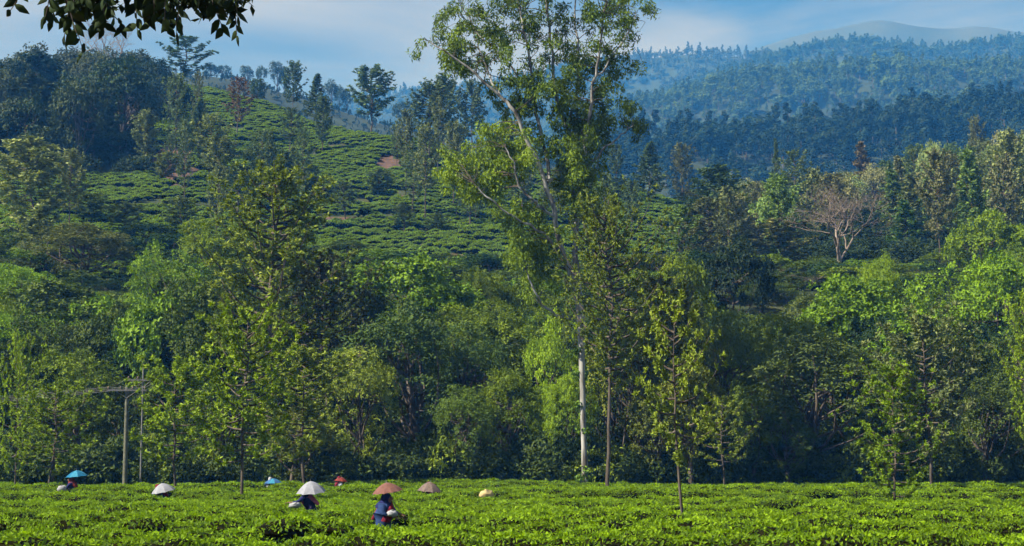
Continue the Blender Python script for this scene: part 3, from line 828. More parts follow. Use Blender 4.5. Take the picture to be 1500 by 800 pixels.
for k in range(34):
    u = 235 + rg.random() * 700; d = 205 + rg.random() * 110
    if d > CR(u) - 6: continue
    x = ux(u, d); z = g1(x, d); h = 6 + rg.random() * 8
    HILL.append(('oak_mid', u, 668 - (z + h - CAMZ) / d * F, (2.6 + rg.random() * 2.6) / d * F, d, ((.10, .16, .07), (.13, .18, .085), (.09, .15, .06))[rg.integers(0, 3)], 'small feathery pale tree scattered on the ' + ('upper' if d > 258 else 'lower') + ' tea slope ' + ('below the reddish brown tree' if u < 400 else 'below the round topped crest oak' if u < 580 else 'below the dark stemmed tall tree' if u < 720 else 'behind the eucalyptus')))
for i, (k, u, top, w, d, c, lab) in enumerate(HILL):
    v = {'tall layered silver oak on the skyline of the tea hill': 3, 'round topped silver oak alone on the hill crest': 1, 'dark stemmed tall tree at the hill path': 1,
         'leaning crowned tree behind the dark stemmed tall tree': 1, 'needle thin spire tree against the blue ridge': 2, 'cone shaped green tree right of the leafless tree': 2}.get(lab, i)
    tree('hillside_tree', k, u, top, w, d, c, lab, 'feathery trees on the tea slope' if 'scattered' in lab else None, var=v)
tree('bare_tree', 'bare', 148, 24, 92, 385, None, 'leafless grey tree rising over the dark hilltop wood', var=0)
tree('bare_tree', 'bare', 1228, 272, 160, 198, None, 'leafless spreading pinkish grey tree in the right wood', var=0)
tree('bare_tree', 'bare', 1140, 395, 110, 172, None, 'brown dry thicket tree below the olive brown tree', var=1)
tree('bare_tree', 'bare', 1340, 390, 60, 175, None, 'small dry leafless tree above the bright green crowns', var=2)
tree('bare_tree', 'bare', 172, 130, 40, 300, None, 'pinkish leafless tree in the dark hilltop wood', var=2)
# dark wood on the left hilltop, hillside shade put into its leaf colours
rg = R(602)
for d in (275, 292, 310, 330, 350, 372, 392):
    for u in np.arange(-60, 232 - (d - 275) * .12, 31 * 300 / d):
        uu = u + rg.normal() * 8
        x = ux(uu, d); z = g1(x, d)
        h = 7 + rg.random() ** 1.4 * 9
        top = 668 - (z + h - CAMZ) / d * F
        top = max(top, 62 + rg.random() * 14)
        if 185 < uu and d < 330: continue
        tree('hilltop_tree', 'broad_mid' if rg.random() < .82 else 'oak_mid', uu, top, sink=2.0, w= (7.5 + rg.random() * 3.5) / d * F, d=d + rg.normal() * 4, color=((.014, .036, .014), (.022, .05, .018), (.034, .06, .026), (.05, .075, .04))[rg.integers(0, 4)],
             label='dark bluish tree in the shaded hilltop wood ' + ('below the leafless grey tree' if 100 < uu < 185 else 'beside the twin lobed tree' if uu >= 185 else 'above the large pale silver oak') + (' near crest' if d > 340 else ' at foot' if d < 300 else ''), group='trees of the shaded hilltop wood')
# hazy wood right of the eucalyptus
rg = R(603)
for d in (200, 222, 245, 268, 292, 318, 342):
    for u in np.arange(1010 if d < 240 else 1030, 1600, 46 * 260 / d):
        uu = u + rg.normal() * 12
        x = ux(uu, d); z = g1(x, d)
        h = 10 + rg.random() * 7
        top = 668 - (z + h - CAMZ) / d * F
        top = max(top, float(np.interp(uu, [1010, 1060, 1130, 1200, 1280, 1340, 1400, 1500, 1600], [300, 268, 262, 248, 244, 218, 204, 192, 190])) + rg.random() * 26)
        c = ((.14, .21, .09), (.165, .22, .10), (.11, .19, .06), (.17, .20, .11), (.13, .23, .065))[rg.integers(0, 5)]
        if 1150 < uu < 1300 and d < 240: continue
        k = 'oak_mid' if rg.random() < .88 else 'broad_mid'
        tree('hazy_tree', k, uu, top, (3.9 + rg.random() * 2.8) / d * F, d + rg.normal() * 5, c,
             ('olive grey open tree' if k == 'oak_mid' else 'rounded olive green tree') + ' in the hazy wood ' + ('crest ' if d > 280 else 'slope ') + ('near the spire tree' if uu < 1180 else 'around the leafless spreading tree' if uu < 1300 else 'above the lime topped tree'), 'trees of the hazy right wood')
# single trees on the skyline behind the tea hill
for (u, top, w) in ((320, 96, 26), (355, 97, 20), (378, 97, 16), (400, 92, 24), (412, 100, 16), (480, 118, 20), (495, 126, 18), (505, 132, 16), (300, 92, 20), (190, 86, 22), (590, 150, 34)):
    X, Y, Z, tcr = LEFT_RIDGE
    d = 794.0; x = ux(u, d)
    j = np.argmin(abs(Y[0] - d)); z = float(np.interp(x, X[:, j], Z[:, j]))
    (tm, cm), H0, W0 = VAR['broad_mid'][int(u) % 3]
    H = max(7, pz(top, d) - z)
    e = empty('skyline_tree', (x, d, z - .6), u * .7, (w / F * d / W0,) * 2 + (H / H0,))
    link('trunk', tm, e, (1, 1, 1)); link('crown', cm, e, (.03, .06, .025))
    tag(e, 'tiny blue tree standing on the skyline of the ridge behind the tea hill', 'tree', 'trees on the blue skyline')

# undergrowth along the wood edge, its shade put into the dark leaf colour
rg = R(604)
n = 1500
U = rg.random(n) * 1800 - 150; D = 108.5 + rg.random(n) ** 1.6 * 30
X = (U - 750) / F * D
P = np.column_stack([X, D, ground(X, D) - .1])
g = [make_broadleaf(450 + i, 2.6, 2.6, tf=.08, K=16, per=12, S0=5, L=.24, Wl=.12, lump=.2, tuft=.2)[1] for i in range(4)]
s = .5 + rg.random(n) * .8
rot = np.zeros((n, 3)); rot[:, 2] = rg.random(n) * 6.28
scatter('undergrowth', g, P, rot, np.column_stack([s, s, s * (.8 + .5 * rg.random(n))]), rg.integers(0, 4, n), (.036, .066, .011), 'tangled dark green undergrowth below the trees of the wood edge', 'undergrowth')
rg = R(605)
n = 1500
D = 205 + rg.random(n) * 175; U = np.where(rg.random(n) < .45, rg.random(n) * 330 - 110, 1000 + rg.random(n) * 640)
ku = (U > 900) | ((D > 264) & (U < 205))
U, D = U[ku], D[ku]; n = len(U)
X = (U - 750) / F * D
s = .9 + rg.random(n) * 1.0
rot = np.zeros((n, 3)); rot[:, 2] = rg.random(n) * 6.28
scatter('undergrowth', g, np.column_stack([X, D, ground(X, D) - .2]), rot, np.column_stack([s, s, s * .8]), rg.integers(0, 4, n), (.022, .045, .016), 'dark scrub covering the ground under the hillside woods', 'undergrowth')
rg = R(607)  # lit copy of the undergrowth, sunlight put into its leaf colour
n = 170
U = rg.random(n) * 1800 - 150; D = 108.4 + rg.random(n) * 3.5
X = (U - 750) / F * D
s = .45 + rg.random(n) * .6
rot = np.zeros((n, 3)); rot[:, 2] = rg.random(n) * 6.28
scatter('undergrowth', g, np.column_stack([X, D, ground(X, D) - .1]), rot, np.column_stack([s, s, s * (.9 + .6 * rg.random(n))]), rg.integers(0, 4, n), (.12, .185, .018), 'bushes coloured sunlit green along the edge of the tea', 'undergrowth')

# ------------------------------------------------------------------ the giant eucalyptus
def in_poly(u, v, poly):
    c = False; n = len(poly)
    for i in range(n):
        (x1, y1), (x2, y2) = poly[i], poly[(i + 1) % n]
        if (y1 > v) != (y2 > v) and u < (x2 - x1) * (v - y1) / (y2 - y1) + x1: c = not c
    return c
def eucalyptus():
    d0 = 106.0
    rg = R(701)
    base = pix(857, 700, d0); base.z = 0
    b = np.array(base)
    def W(u, v, dd=0.0): return np.array(pix(u, v, d0)) + np.array([0, dd, 0]) - b
    e = empty('eucalyptus_tree', base)
    tr = Geo()
    trunk = [W(857, 735), W(856, 690), W(853, 600), W(851, 540), W(850, 470), W(846, 425)]
    tt = np.linspace(0, 1, 26); tq = np.linspace(0, 1, 6); trunk = np.array(trunk)
    tp = np.stack([np.interp(tt, tq, trunk[:, k]) for k in range(3)], 1)
    tp[1:-1, :2] += np.cumsum(rg.normal(size=(24, 2)), 0) * .012
    tr.tube(tp, np.interp(tt, tq, [.27, .20, .17, .20, .27, .27]) * (1 + rg.normal(size=26) * .06), 10)
    vi = Geo()
    for k in range(34):
        f = rg.random() ** 1.3 * .75; a = rg.random() * 6.28
        c = np.array([np.interp(f, tt, tp[:, q]) for q in range(3)]) + np.array([math.cos(a) * .3 - .1, math.sin(a) * .3, 0])
        clump(vi, rg, c, .3, 26, .24, .14, 0, droop=.3)
    link('climbing_vine', vi.mesh('climbing_vine', [M_LEAF]), e, (.075, .150, .012))
    limbs = [   # photo outline of each limb with its own depth
        [(846, 425, 0, .27), (826, 380, -.4, .20), (814, 321, -.9, .17), (800, 272, -1.3, .15), (777, 225, -1.6, .13), (753, 169, -2, .12), (733, 152, -2, .10), (690, 112, -2.2, .08), (655, 90, -2.4, .06), (625, 70, -2.4, .03)],
        [(846, 425, 0, .27), (845, 370, .2, .20), (843, 310, .6, .18), (838, 233, 1.2, .16), (833, 186, 1.4, .15), (821, 152, 1.5, .13), (811, 101, 1.7, .11), (806, 40, 2, .09), (800, -40, 2.2, .06), (797, -100, 2.2, .03)],
        [(800, 272, -1.3, .13), (806, 262, -.6, .13), (796, 215, 0, .12), (784, 162, .3, .11), (780, 118, .2, .09), (772, 60, 0, .08), (757, 0, 0, .06), (750, -70, 0, .03)],
        [(843, 310, .6, .15), (852, 250, 0, .13), (857, 215, -.6, .12), (863, 169, -1.2, .11), (868, 128, -1.5, .1), (876, 90, -1.8, .08), (885, 20, -2, .06), (895, -60, -2, .03)],
        [(833, 186, 1.4, .1), (845, 130, 2.4, .09), (850, 80, 3, .08), (846, 10, 3.2, .06), (845, -80, 3.2, .03)],
        [(868, 128, -1.5, .08), (890, 95, -1, .06), (915, 60, -.5, .05), (932, 20, 0, .03)],
        [(784, 162, .3, .08), (770, 120, 1, .07), (740, 80, 1.6, .06), (700, 40, 2, .05), (675, 0, 2, .03)],
        [(733, 152, -2, .07), (715, 110, -1, .06), (700, 70, -.6, .04), (690, 40, -.6, .03)],
        [(814, 321, -.9, .10), (790, 308, -1.6, .09), (777, 297, -2, .08), (760, 280, -2.2, .07), (752, 250, -2.4, .05), (740, 225, -2.4, .03)],
        [(824, 372, -.4, .09), (790, 345, -2, .08), (758, 330, -2.6, .07), (736, 317, -3, .06), (716, 300, -3.2, .05), (695, 280, -3.2, .03)],
        [(850, 470, 0, .10), (815, 465, -.8, .09), (794, 449, -1.2, .08), (777, 422, -1.6, .06), (770, 400, -1.8, .03)],
        [(852, 250, 0, .09), (880, 225, -.6, .07), (905, 205, -1, .05), (925, 190, -1.2, .03)],
        [(843, 340, .4, .1), (850, 300, 1, .08), (872, 255, 1.5, .05), (880, 225, 1.6, .03)]]
    LP = []
    for lim in limbs:
        P = np.array([W(a, c, dd) for a, c, dd, r in lim]); rad = np.array([q[3] for q in lim])
        t = np.linspace(0, 1, len(P)); tt = np.linspace(0, 1, len(P) * 3)
        P2 = np.stack([np.interp(tt, t, P[:, k]) for k in range(3)], 1); r2 = np.interp(tt, t, rad)
        P2[1:-1] += rg.normal(size=P2[1:-1].shape) * .06
        g = Geo(); g.tube(P2, r2, 7)
        link('limb', g.mesh('limb', [M_PALE], True), e, (1, 1, 1))
        LP.append(np.column_stack([P2, r2]))
    LPA = np.concatenate(LP)
    # foliage zones: outline in the photo, sprigs, leaf tint
    zones = [
        ([(655, -110), (650, 0), (648, 28), (690, 58), (700, 100), (735, 128), (760, 150), (790, 150), (850, 120), (900, 110), (948, 84), (944, 40), (935, -20), (910, -110)], 205, .30),
        ([(604, 74), (612, 55), (640, 42), (662, 60), (690, 90), (690, 108), (650, 92), (640, 75), (612, 84)], 20, .4),
        ([(715, 115), (770, 110), (790, 140), (770, 190), (740, 160)], 22, .4),
        ([(840, 90), (900, 80), (905, 120), (935, 145), (938, 200), (915, 212), (900, 190), (880, 240), (855, 262), (835, 225), (845, 160)], 46, .3),
        ([(690, 215), (715, 190), (760, 188), (800, 200), (800, 250), (770, 262), (735, 258)], 40, .75),
        ([(643, 245), (660, 228), (700, 232), (735, 255), (730, 285), (690, 290), (665, 270)], 30, .75),
        ([(800, 150), (850, 150), (850, 260), (860, 320), (835, 300), (810, 230)], 34, .5),
        ([(735, 320), (770, 300), (810, 310), (820, 380), (790, 400), (740, 340)], 26, .6),
        ([(745, 370), (800, 350), (830, 400), (850, 440), (800, 450), (770, 420)], 20, .6),
        ([(838, 260), (870, 235), (880, 290), (850, 320)], 12, .5)]
    cr = Geo(); twg = Geo()
    for poly, n, tint in zones:
        us = [p[0] for p in poly]; vs = [p[1] for p in poly]
        cu, cv = np.mean(us), np.mean(vs); hw = (max(us) - min(us)) / 2
        k = 0
        n = int(n * 1.12)
        while k < n:
            u = min(us) + rg.random() * (max(us) - min(us)); v = min(vs) + rg.random() * (max(vs) - min(vs))
            if not in_poly(u, v, poly): continue
            k += 1
            depth = rg.normal() * min(3.4, hw / F * d0 * .55)
            c = W(u, v, depth)
            dist = np.linalg.norm((LPA[:, :3] - c) * np.array([1, .8, 1]) + np.array([0, 0, -.3]), axis=1) + (LPA[:, 2] > c[2] + .4) * 2.0
            q = LPA[np.argmin(dist)]
            tw = curve(q[:3], c, rg, 5, .12, -.12)
            twg.tube(tw, np.linspace(min(q[3] * .5, .035), .008, 5), 4)
            for j in range(rg.integers(2, 4)):
                cc = c + rg.normal(size=3) * np.array([.38, .38, .32])
                m = int(46 + rg.random() * 40); r = .36 + .28 * rg.random()
                dd = rand_dirs(rg, m)
                PP = cc + dd * (r * (.3 + .75 * rg.random(m) ** .6))[:, None] * np.array([1, 1, .95])
                A = rg.normal(size=(m, 3)) * .55 + np.array([0, 0, -.8]) + dd * .5
                nn = unit(rg.normal(size=(m, 3)) + dd * .6 + np.array([0, 0, .3]))
                s = .65 + .6 * rg.random(m)
                cr.cards(PP, nn, A, .29 * s, .09 * s, np.clip(tint + (rg.random() - .5) * .5 + (rg.random(m) - .5) * .5, 0, 1), 0, bend=.06)
    link('trunk', tr.mesh('trunk', [M_PALE], True), e, (1, 1, 1))
    tag(link('twigs', twg.mesh('twigs', [M_BARK], True), e, (1, 1, 1)), kind='stuff')
    link('crown', cr.mesh('crown', [M_LEAF]), e, (.140, .235, .016))
    tag(e, 'giant pale trunked eucalyptus towering over the wood with several rising limbs', 'tree')
eucalyptus()

# ------------------------------------------------------------------ tree overhanging the view from beside the camera
def near_branch():
    rg = R(711)
    D = 13.0
    base = Vector((-6.6, 13.6, 0)); b = np.array(base)
    e = empty('overhanging_tree', base)
    def W(u, v, dd=0.0): return np.array(pix(u, v, D)) + np.array([0, dd, 0]) - b
    tr = Geo()
    tr.tube([[0, 0, -.4], [.05, 0, 2], [.0, -.05, 4], [.12, -.1, 6], [.3, -.2, 7.6], [.4, -.2, 9.4]], [.30, .25, .21, .18, .13, .06], 10)
    limb = np.array([[.12, -.1, 6.0], W(-130, -60), W(0, -62), W(120, -46), W(230, -38), W(320, -34), W(350, -20)])
    tr.tube(limb, [.10, .075, .06, .045, .032, .02, .008], 6)
    for k in range(7):
        a = k * 2.4; z = 6.4 + .4 * k
        xb = float(np.interp(z, [6, 7.6, 9.4], [.12, .3, .4]))
        tr.tube(curve([xb, -.15, z], [.25 + 1.7 * math.cos(a), -.15 + 1.7 * math.sin(a), z + 1.0], rg, 5), np.linspace(.06, .015, 5), 5)
    # sprigs that hang into the view: start and end pixel, leaves
    sprigs = [(84, -30, 66, 36, 9), (90, -30, 84, 52, 11), (98, -30, 104, 60, 12), (100, -30, 122, 58, 10), (70, -30, 46, 4, 6), (20, -30, 2, 8, 4),
              (128, -35, 118, 10, 7), (140, -35, 134, 16, 8), (150, -35, 146, 24, 9), (158, -35, 158, 34, 10), (168, -35, 168, 40, 10), (180, -35, 184, 34, 8), (176, -35, 178, 20, 7),
              (196, -35, 196, 6, 6), (206, -35, 206, 14, 8), (218, -35, 220, 20, 9), (230, -35, 232, 26, 9), (240, -35, 240, 40, 10), (246, -35, 252, 52, 11), (256, -35, 262, 56, 11), (262, -35, 274, 50, 9),
              (270, -35, 266, 12, 7), (282, -30, 284, -2, 5), (296, -30, 300, 10, 7), (306, -30, 310, 22, 9), (316, -30, 322, 34, 10), (324, -25, 334, 36, 9), (332, -25, 340, 12, 6), (110, -30, 150, 2, 8), (180, -30, 230, 0, 8), (118, -30, 126, 24, 8), (142, -30, 140, 32, 8), (212, -30, 214, 24, 8), (250, -30, 244, 30, 8), (312, -30, 316, 14, 6), (92, -30, 112, 36, 8), (154, -30, 164, 20, 6)]
    leaf_meshes = []; twg = Geo()
    for i in range(3):
        g = Geo(); Lf = .125; w = (.062, .054, .070)[i]; cv = (.02, .035, .012)[i]
        tt = np.array([0, .18, .45, .75, 1.0]); ww = np.array([.06, .72, 1, .55, .02]) * w / 2
        V = []
        for t_, w_ in zip(tt, ww):
            zc = -cv * math.sin(t_ * math.pi) * 1.0
            V += [[-w_, .006 * (w_ / w), -t_ * Lf], [0, zc * .6, -t_ * Lf], [w_, .006 * (w_ / w), -t_ * Lf]]
        Q = []
        for k in range(4):
            a = k * 3
            Q += [[a, a + 1, a + 4, a + 3], [a + 1, a + 2, a + 5, a + 4]]
        g.add(V, Q, .3 + .25 * i)
        leaf_meshes.append(g.mesh('leaf', [M_NEARLEAF], True))
    cols_ = [(.018, .034, .010), (.024, .042, .012), (.014, .028, .010)]  # near black: the shade on these hanging leaves is put into their colour
    for (u0, v0, u1, v1, n) in sprigs:
        dd = rg.normal() * .35
        st = W(u0, v0, dd); j = np.argmin(np.linalg.norm(limb - st, axis=1)); 
        q = limb[j] if u0 < 300 else limb[-2]
        i = np.clip(np.searchsorted(limb[:, 0], st[0]), 1, len(limb) - 1); f = np.clip((st[0] - limb[i - 1, 0]) / (limb[i, 0] - limb[i - 1, 0] + 1e-6), 0, 1)
        q = limb[i - 1] * (1 - f) + limb[i] * f
        Pp = curve(q, st, rg, 4, .05, 0); twg.tube(Pp, np.linspace(.014, .008, 4), 4)
        tw = curve(st, W(u1, v1, dd + rg.normal() * .1), rg, 7, .06, 0)
        twg.tube(tw, np.linspace(.008, .003, 7), 4)
        for k in range(n):
            f = (k + .6) / n
            p = np.array([np.interp(f, np.linspace(0, 1, 7), tw[:, a]) for a in range(3)])
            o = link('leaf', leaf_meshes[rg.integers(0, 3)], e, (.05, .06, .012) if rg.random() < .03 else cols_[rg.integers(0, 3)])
            o.location = p
            side = 1 if k % 2 else -1
            s = .85 + .4 * rg.random()
            o.rotation_euler = (rg.normal() * .3, side * (.3 + .9 * rg.random()) + (0 if k < n - 1 else -side * .3), rg.normal() * .9)
            o.scale = (s, s, s)
    link('trunk', tr.mesh('trunk', [M_BARK], True), e, (1, 1, 1))
    tag(link('twigs', twg.mesh('twigs', [M_BARK], True), e, (1, 1, 1)), kind='stuff')
    cr = Geo()
    for k in range(60):
        c = np.array([1.0, -.1, 8.7]) + rand_dirs(rg, 1)[0] * np.array([3.6, 2.4, 1.5]) * rg.random() ** .4
        clump(cr, rg, c, .62, 150, .13, .055, 0, droop=.6)
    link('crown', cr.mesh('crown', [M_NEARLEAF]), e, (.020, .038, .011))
    fo = Geo()
    for k in range(46):
        c = W(108 + rg.random() * 236, -34 + rg.random() * 34, rg.normal() * .3)
        m = 11; off = rg.normal(size=(m, 3)) * .05
        fo.cards(c + off, unit(rg.normal(size=(m, 3)) + np.array([0, -.9, .2])), rg.normal(size=(m, 3)) * .6 + np.array([0, 0, -.9]), .12, .058, rg.random(m) * .6, 0, bend=.06)
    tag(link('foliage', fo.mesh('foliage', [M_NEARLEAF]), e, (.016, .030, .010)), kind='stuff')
    tag(e, 'near tree whose dark pointed leaves hang down over the sky', 'tree')
near_branch()

# ------------------------------------------------------------------ power poles
M_CONC = noise_material('pole_concrete', (.07, .075, .055), (.14, .145, .11), 6, bump=.2)
M_STEEL = noise_material('galvanised_steel', (.09, .095, .10), (.17, .175, .18), 9, rough=.6)
M_PORC = noise_material('porcelain', (.22, .16, .12), (.32, .24, .18), 4, rough=.3)
M_WIRE = noise_material('wire', (.12, .125, .13), (.2, .205, .21), 6, rough=.5)
def pole(u, d, vtop, r0, r1, arms, label, mat):
    p = pix(u, 700, d); gz = g1(p.x, d)
    e = empty('power_pole', (p.x, d, gz))
    H = pz(vtop, d) - gz
    g = Geo(); g.tube([[0, 0, -.5], [0, 0, H * .5], [0, 0, H]], [r0, (r0 + r1) / 2, r1], 10)
    g.lathe([[r1, H], [r1 * .6, H + .05], [.001, H + .06]], 10)
    link('post', g.mesh('post', [mat], True), e)
    tips = []
    for (v, half, ang, n) in arms:
        z = pz(v, d) - gz
        g = Geo(); g.box((0, -r0 - .04, z), (2 * half, .09, .11), rz=ang)
        a = link('crossarm', g.mesh('crossarm', [M_STEEL]), e)
        g = Geo()
        for s in (-1, 1):
            g.tube([[s * half * .55 * math.cos(ang), -r0 - .04, z - .04], [0, -r0, z - .5]], .02, 4)
        link('brace', g.mesh('brace', [M_STEEL]), a)
        for k in range(n):
            f = -1 + 2 * k / (n - 1)
            x = f * half * .92 * math.cos(ang); yy = f * half * .92 * math.sin(ang) - r0 - .04
            g = Geo(); g.lathe([[.018, z + .05], [.018, z + .10], [.055, z + .12], [.03, z + .16], [.05, z + .18], [.028, z + .24], [.001, z + .245]], 8, c=(x, yy, 0))
            link('insulator', g.mesh('insulator', [M_PORC], True), a)
            tips.append(np.array([p.x + x, d + yy, gz + z + .2]))
    tag(e, label, 'utility pole')
    return tips
T1 = pole(183, 104.5, 566, .16, .12, [(572, 1.25, .10, 4)], 'concrete power pole with crossarm and wires at the wood edge', M_CONC)
T2 = pole(206, 106.5, 534, .07, .05, [(557, 1.0, .06, 4)], 'thin steel pole with crossarm behind the concrete power pole', M_STEEL)
def wire(p, q, sag, label, group, r=.016):
    t = np.linspace(0, 1, 22)[:, None]
    P = np.asarray(p) * (1 - t) + np.asarray(q) * t; P[:, 2] -= (4 * sag * t * (1 - t))[:, 0]
    g = Geo(); g.tube(P, r, 5)
    o = link('power_wire', g.mesh('power_wire', [M_WIRE], True))
    tag(o, label, 'wire', group)
for k, p in enumerate(T1):
    wire(p, p + np.array([-62, -3 + .5 * k, -1.6 - .22 * k]), 1.2, 'grey overhead wire running off from the concrete pole crossarm', 'wires off the concrete pole')
    wire(p, T2[k], .12, 'short looped jumper wire linking the two poles', 'jumper wires between the poles')

# ------------------------------------------------------------------ tea pickers and their umbrellas
def cloth(name, c, c2=None):
    return noise_material(name, c, c2 or tuple(x * 1.5 for x in c), 9, rough=.9, spec=.1)
M_SKIN = noise_material('skin', (.12, .06, .035), (.17, .085, .05), 5, rough=.6)
M_HAIR = noise_material('hair', (.01, .008, .007), (.02, .016, .014), 20, rough=.5)
def skin_mesh(name, J, E, mats, root='pelvis', sub=1):
    me = bpy.data.meshes.new(name)
    names = list(J)
    bm = bmesh.new(); sl = bm.verts.layers.skin.verify()
    vv = {}
    for n_ in names:
        p, r = J[n_]
        v = bm.verts.new(p); v[sl].radius = (r, r) if not isinstance(r, tuple) else r
        v[sl].use_root = (n_ == root); vv[n_] = v
    for a, b_ in E: bm.edges.new((vv[a], vv[b_]))
    bm.to_mesh(me); bm.free()
    o = bpy.data.objects.new(name, me); COL.objects.link(o)
    s = o.modifiers.new('skin', 'SKIN'); s.use_smooth_shade = True
    o.modifiers.new('sub', 'SUBSURF').levels = sub
    o.modifiers['sub'].render_levels = sub
    dg = bpy.context.evaluated_depsgraph_get()
    out = bpy.data.meshes.new_from_object(o.evaluated_get(dg))
    bpy.data.objects.remove(o); bpy.data.meshes.remove(me)
    out.name = name; out.materials.clear()
    for m in mats: out.materials.append(m)
    for p in out.polygons: p.material_index = 0; p.use_smooth = True
    return out
def person(u, v, d, face, lean, robe, shawl, label, arms=((.42, .18, 1.02), (.40, -.16, 1.0)), H=1.54, head=None, wide=1.2):
    """standing in the tea, facing `face` (radians, 0 = +x), leaning forward by `lean`"""
    x = ux(u, d)
    e = empty('person', (x, d, 0), face, (wide * H / 1.54, wide * H / 1.54, H / 1.54))
    cl, sl_ = math.cos(lean), math.sin(lean)
    def up(z, fx=0, sy=0):
        dz = z - .86
        return Vector((fx * cl + dz * sl_, sy, .86 + dz * cl - fx * sl_))
    J = {'pelvis': (up(.86), (.12, .14)), 'waist': (up(1.0), (.10, .12)), 'chest': (up(1.18, .01), (.11, .14)), 'neck0': (up(1.29, .01), .06), 'neck': (up(1.34, .03), .05),
         'jaw': (up(1.395, .05), (.062, .06)), 'skull': (up(1.465, .035), (.088, .08)), 'crown': (up(1.53, .02), (.05, .05)), 'nose': (up(1.435, .128), .014)}
    E = [('pelvis', 'waist'), ('waist', 'chest'), ('chest', 'neck0'), ('neck0', 'neck'), ('neck', 'jaw'), ('jaw', 'skull'), ('skull', 'crown'), ('skull', 'nose')]
    RJ = {'pelvis': (up(.86), (.16, .18)), 'waist': (up(1.0), (.135, .155)), 'chest': (up(1.18), (.145, .175)), 'neck0': (up(1.28), (.10, .11))}
    RE = [('pelvis', 'waist'), ('waist', 'chest'), ('chest', 'neck0')]
    RJ['hem1'] = (Vector((0, 0, .5)), (.19, .2)); RJ['hem'] = (Vector((0, 0, .22)), (.21, .22)); RE += [('pelvis', 'hem1'), ('hem1', 'hem')]
    hands = []
    for s, tgt in zip((1, -1), arms):
        q = 'l' if s > 0 else 'r'
        sh = up(1.255, 0, .165 * s); wr = Vector(tgt)
        mid = (sh + wr) / 2 + Vector((-.05, .07 * s, -.09))
        fd = (wr - mid).normalized()
        J.update({q + 'hip': (Vector((0, .085 * s, .8)), .09), q + 'knee': (Vector((.03, .09 * s, .45)), .06), q + 'ankle': (Vector((-.02, .09 * s, .09)), .04), q + 'toe': (Vector((.14, .1 * s, .04)), .035),
                  q + 'sh': (sh, .055), q + 'el': (mid, .042), q + 'wr': (wr, .028), q + 'palm': (wr + fd * .06, (.034, .02))})
        E += [('pelvis', q + 'hip'), (q + 'hip', q + 'knee'), (q + 'knee', q + 'ankle'), (q + 'ankle', q + 'toe'), ('chest', q + 'sh'), (q + 'sh', q + 'el'), (q + 'el', q + 'wr'), (q + 'wr', q + 'palm')]
        side = fd.cross(Vector((0, 0, 1))).normalized()
        for k, (o_, ln) in enumerate(((-.03, .06), (-.01, .075), (.01, .07), (.03, .055))):
            a = wr + fd * .09 + side * o_; bb = a + fd * ln * .6 + Vector((0, 0, -.008)); cc = bb + fd * ln * .4 + Vector((0, 0, -.025))
            J.update({f'{q}f{k}a': (a, .009), f'{q}f{k}b': (bb, .0085), f'{q}f{k}c': (cc, .007)})
            E += [(q + 'palm', f'{q}f{k}a'), (f'{q}f{k}a', f'{q}f{k}b'), (f'{q}f{k}b', f'{q}f{k}c')]
        t0 = wr + fd * .035 + side * -.035 * s; t1 = t0 + fd * .04 + side * -.02 * s
        J.update({q + 't0': (t0, .011), q + 't1': (t1, .009)}); E += [(q + 'palm', q + 't0'), (q + 't0', q + 't1')]
        RJ.update({q + 'sh': (sh, .082), q + 'el': (mid, .068), q + 'cuff': (mid * .3 + wr * .7, .055)})
        RE += [('chest', q + 'sh'), (q + 'sh', q + 'el'), (q + 'el', q + 'cuff')]
        hands.append(e.matrix_basis @ (wr + fd * .08))
    link('body', skin_mesh('body', J, E, [M_SKIN]), e)
    link('robe', skin_mesh('robe', RJ, RE, [robe]), e)
    # head cloth falling to the shoulders
    g = Geo()
    pr = [[.001, 1.585], [.05, 1.575], [.085, 1.54], [.102, 1.48], [.10, 1.42], [.105, 1.36], [.15, 1.29], [.175, 1.22], [.17, 1.16]]
    g.lathe(pr, 14)
    V = g.V[0]; V[:, 0] -= .035
    for i in range(len(V)):
        q = up(V[i, 2], V[i, 0], V[i, 1]); V[i] = q
    link('headscarf', g.mesh('headscarf', [head or shawl], True), e)
    # shawl band over one shoulder and down the back
    g = Geo()
    path = [up(.84, .13, -.17), up(1.0, .15, -.14), up(1.18, .15, -.04), up(1.29, .05, .10), up(1.2, -.14, .14), up(1.0, -.17, .08), up(.82, -.2, .04)]
    n = len(path); V = []
    for i, p in enumerate(path):
        tq = (path[min(i + 1, n - 1)] - path[max(i - 1, 0)]).normalized()
        out_ = (p - up(p.z if p.z > .5 else .9)).normalized()
        w = tq.cross(out_).normalized() * .085
        V += [p - w, p + w, p + w + out_ * .03, p - w + out_ * .03]
    Q = []
    for i in range(n - 1):
        a = i * 4
        Q += [[a + k, a + (k + 1) % 4, a + 4 + (k + 1) % 4, a + 4 + k] for k in range(4)]
    g.add([tuple(v_) for v_ in V], Q)
    link('shawl', g.mesh('shawl', [shawl], True), e)
    tag(e, label, 'person')
    bpy.context.view_layer.update()
    return e, hands
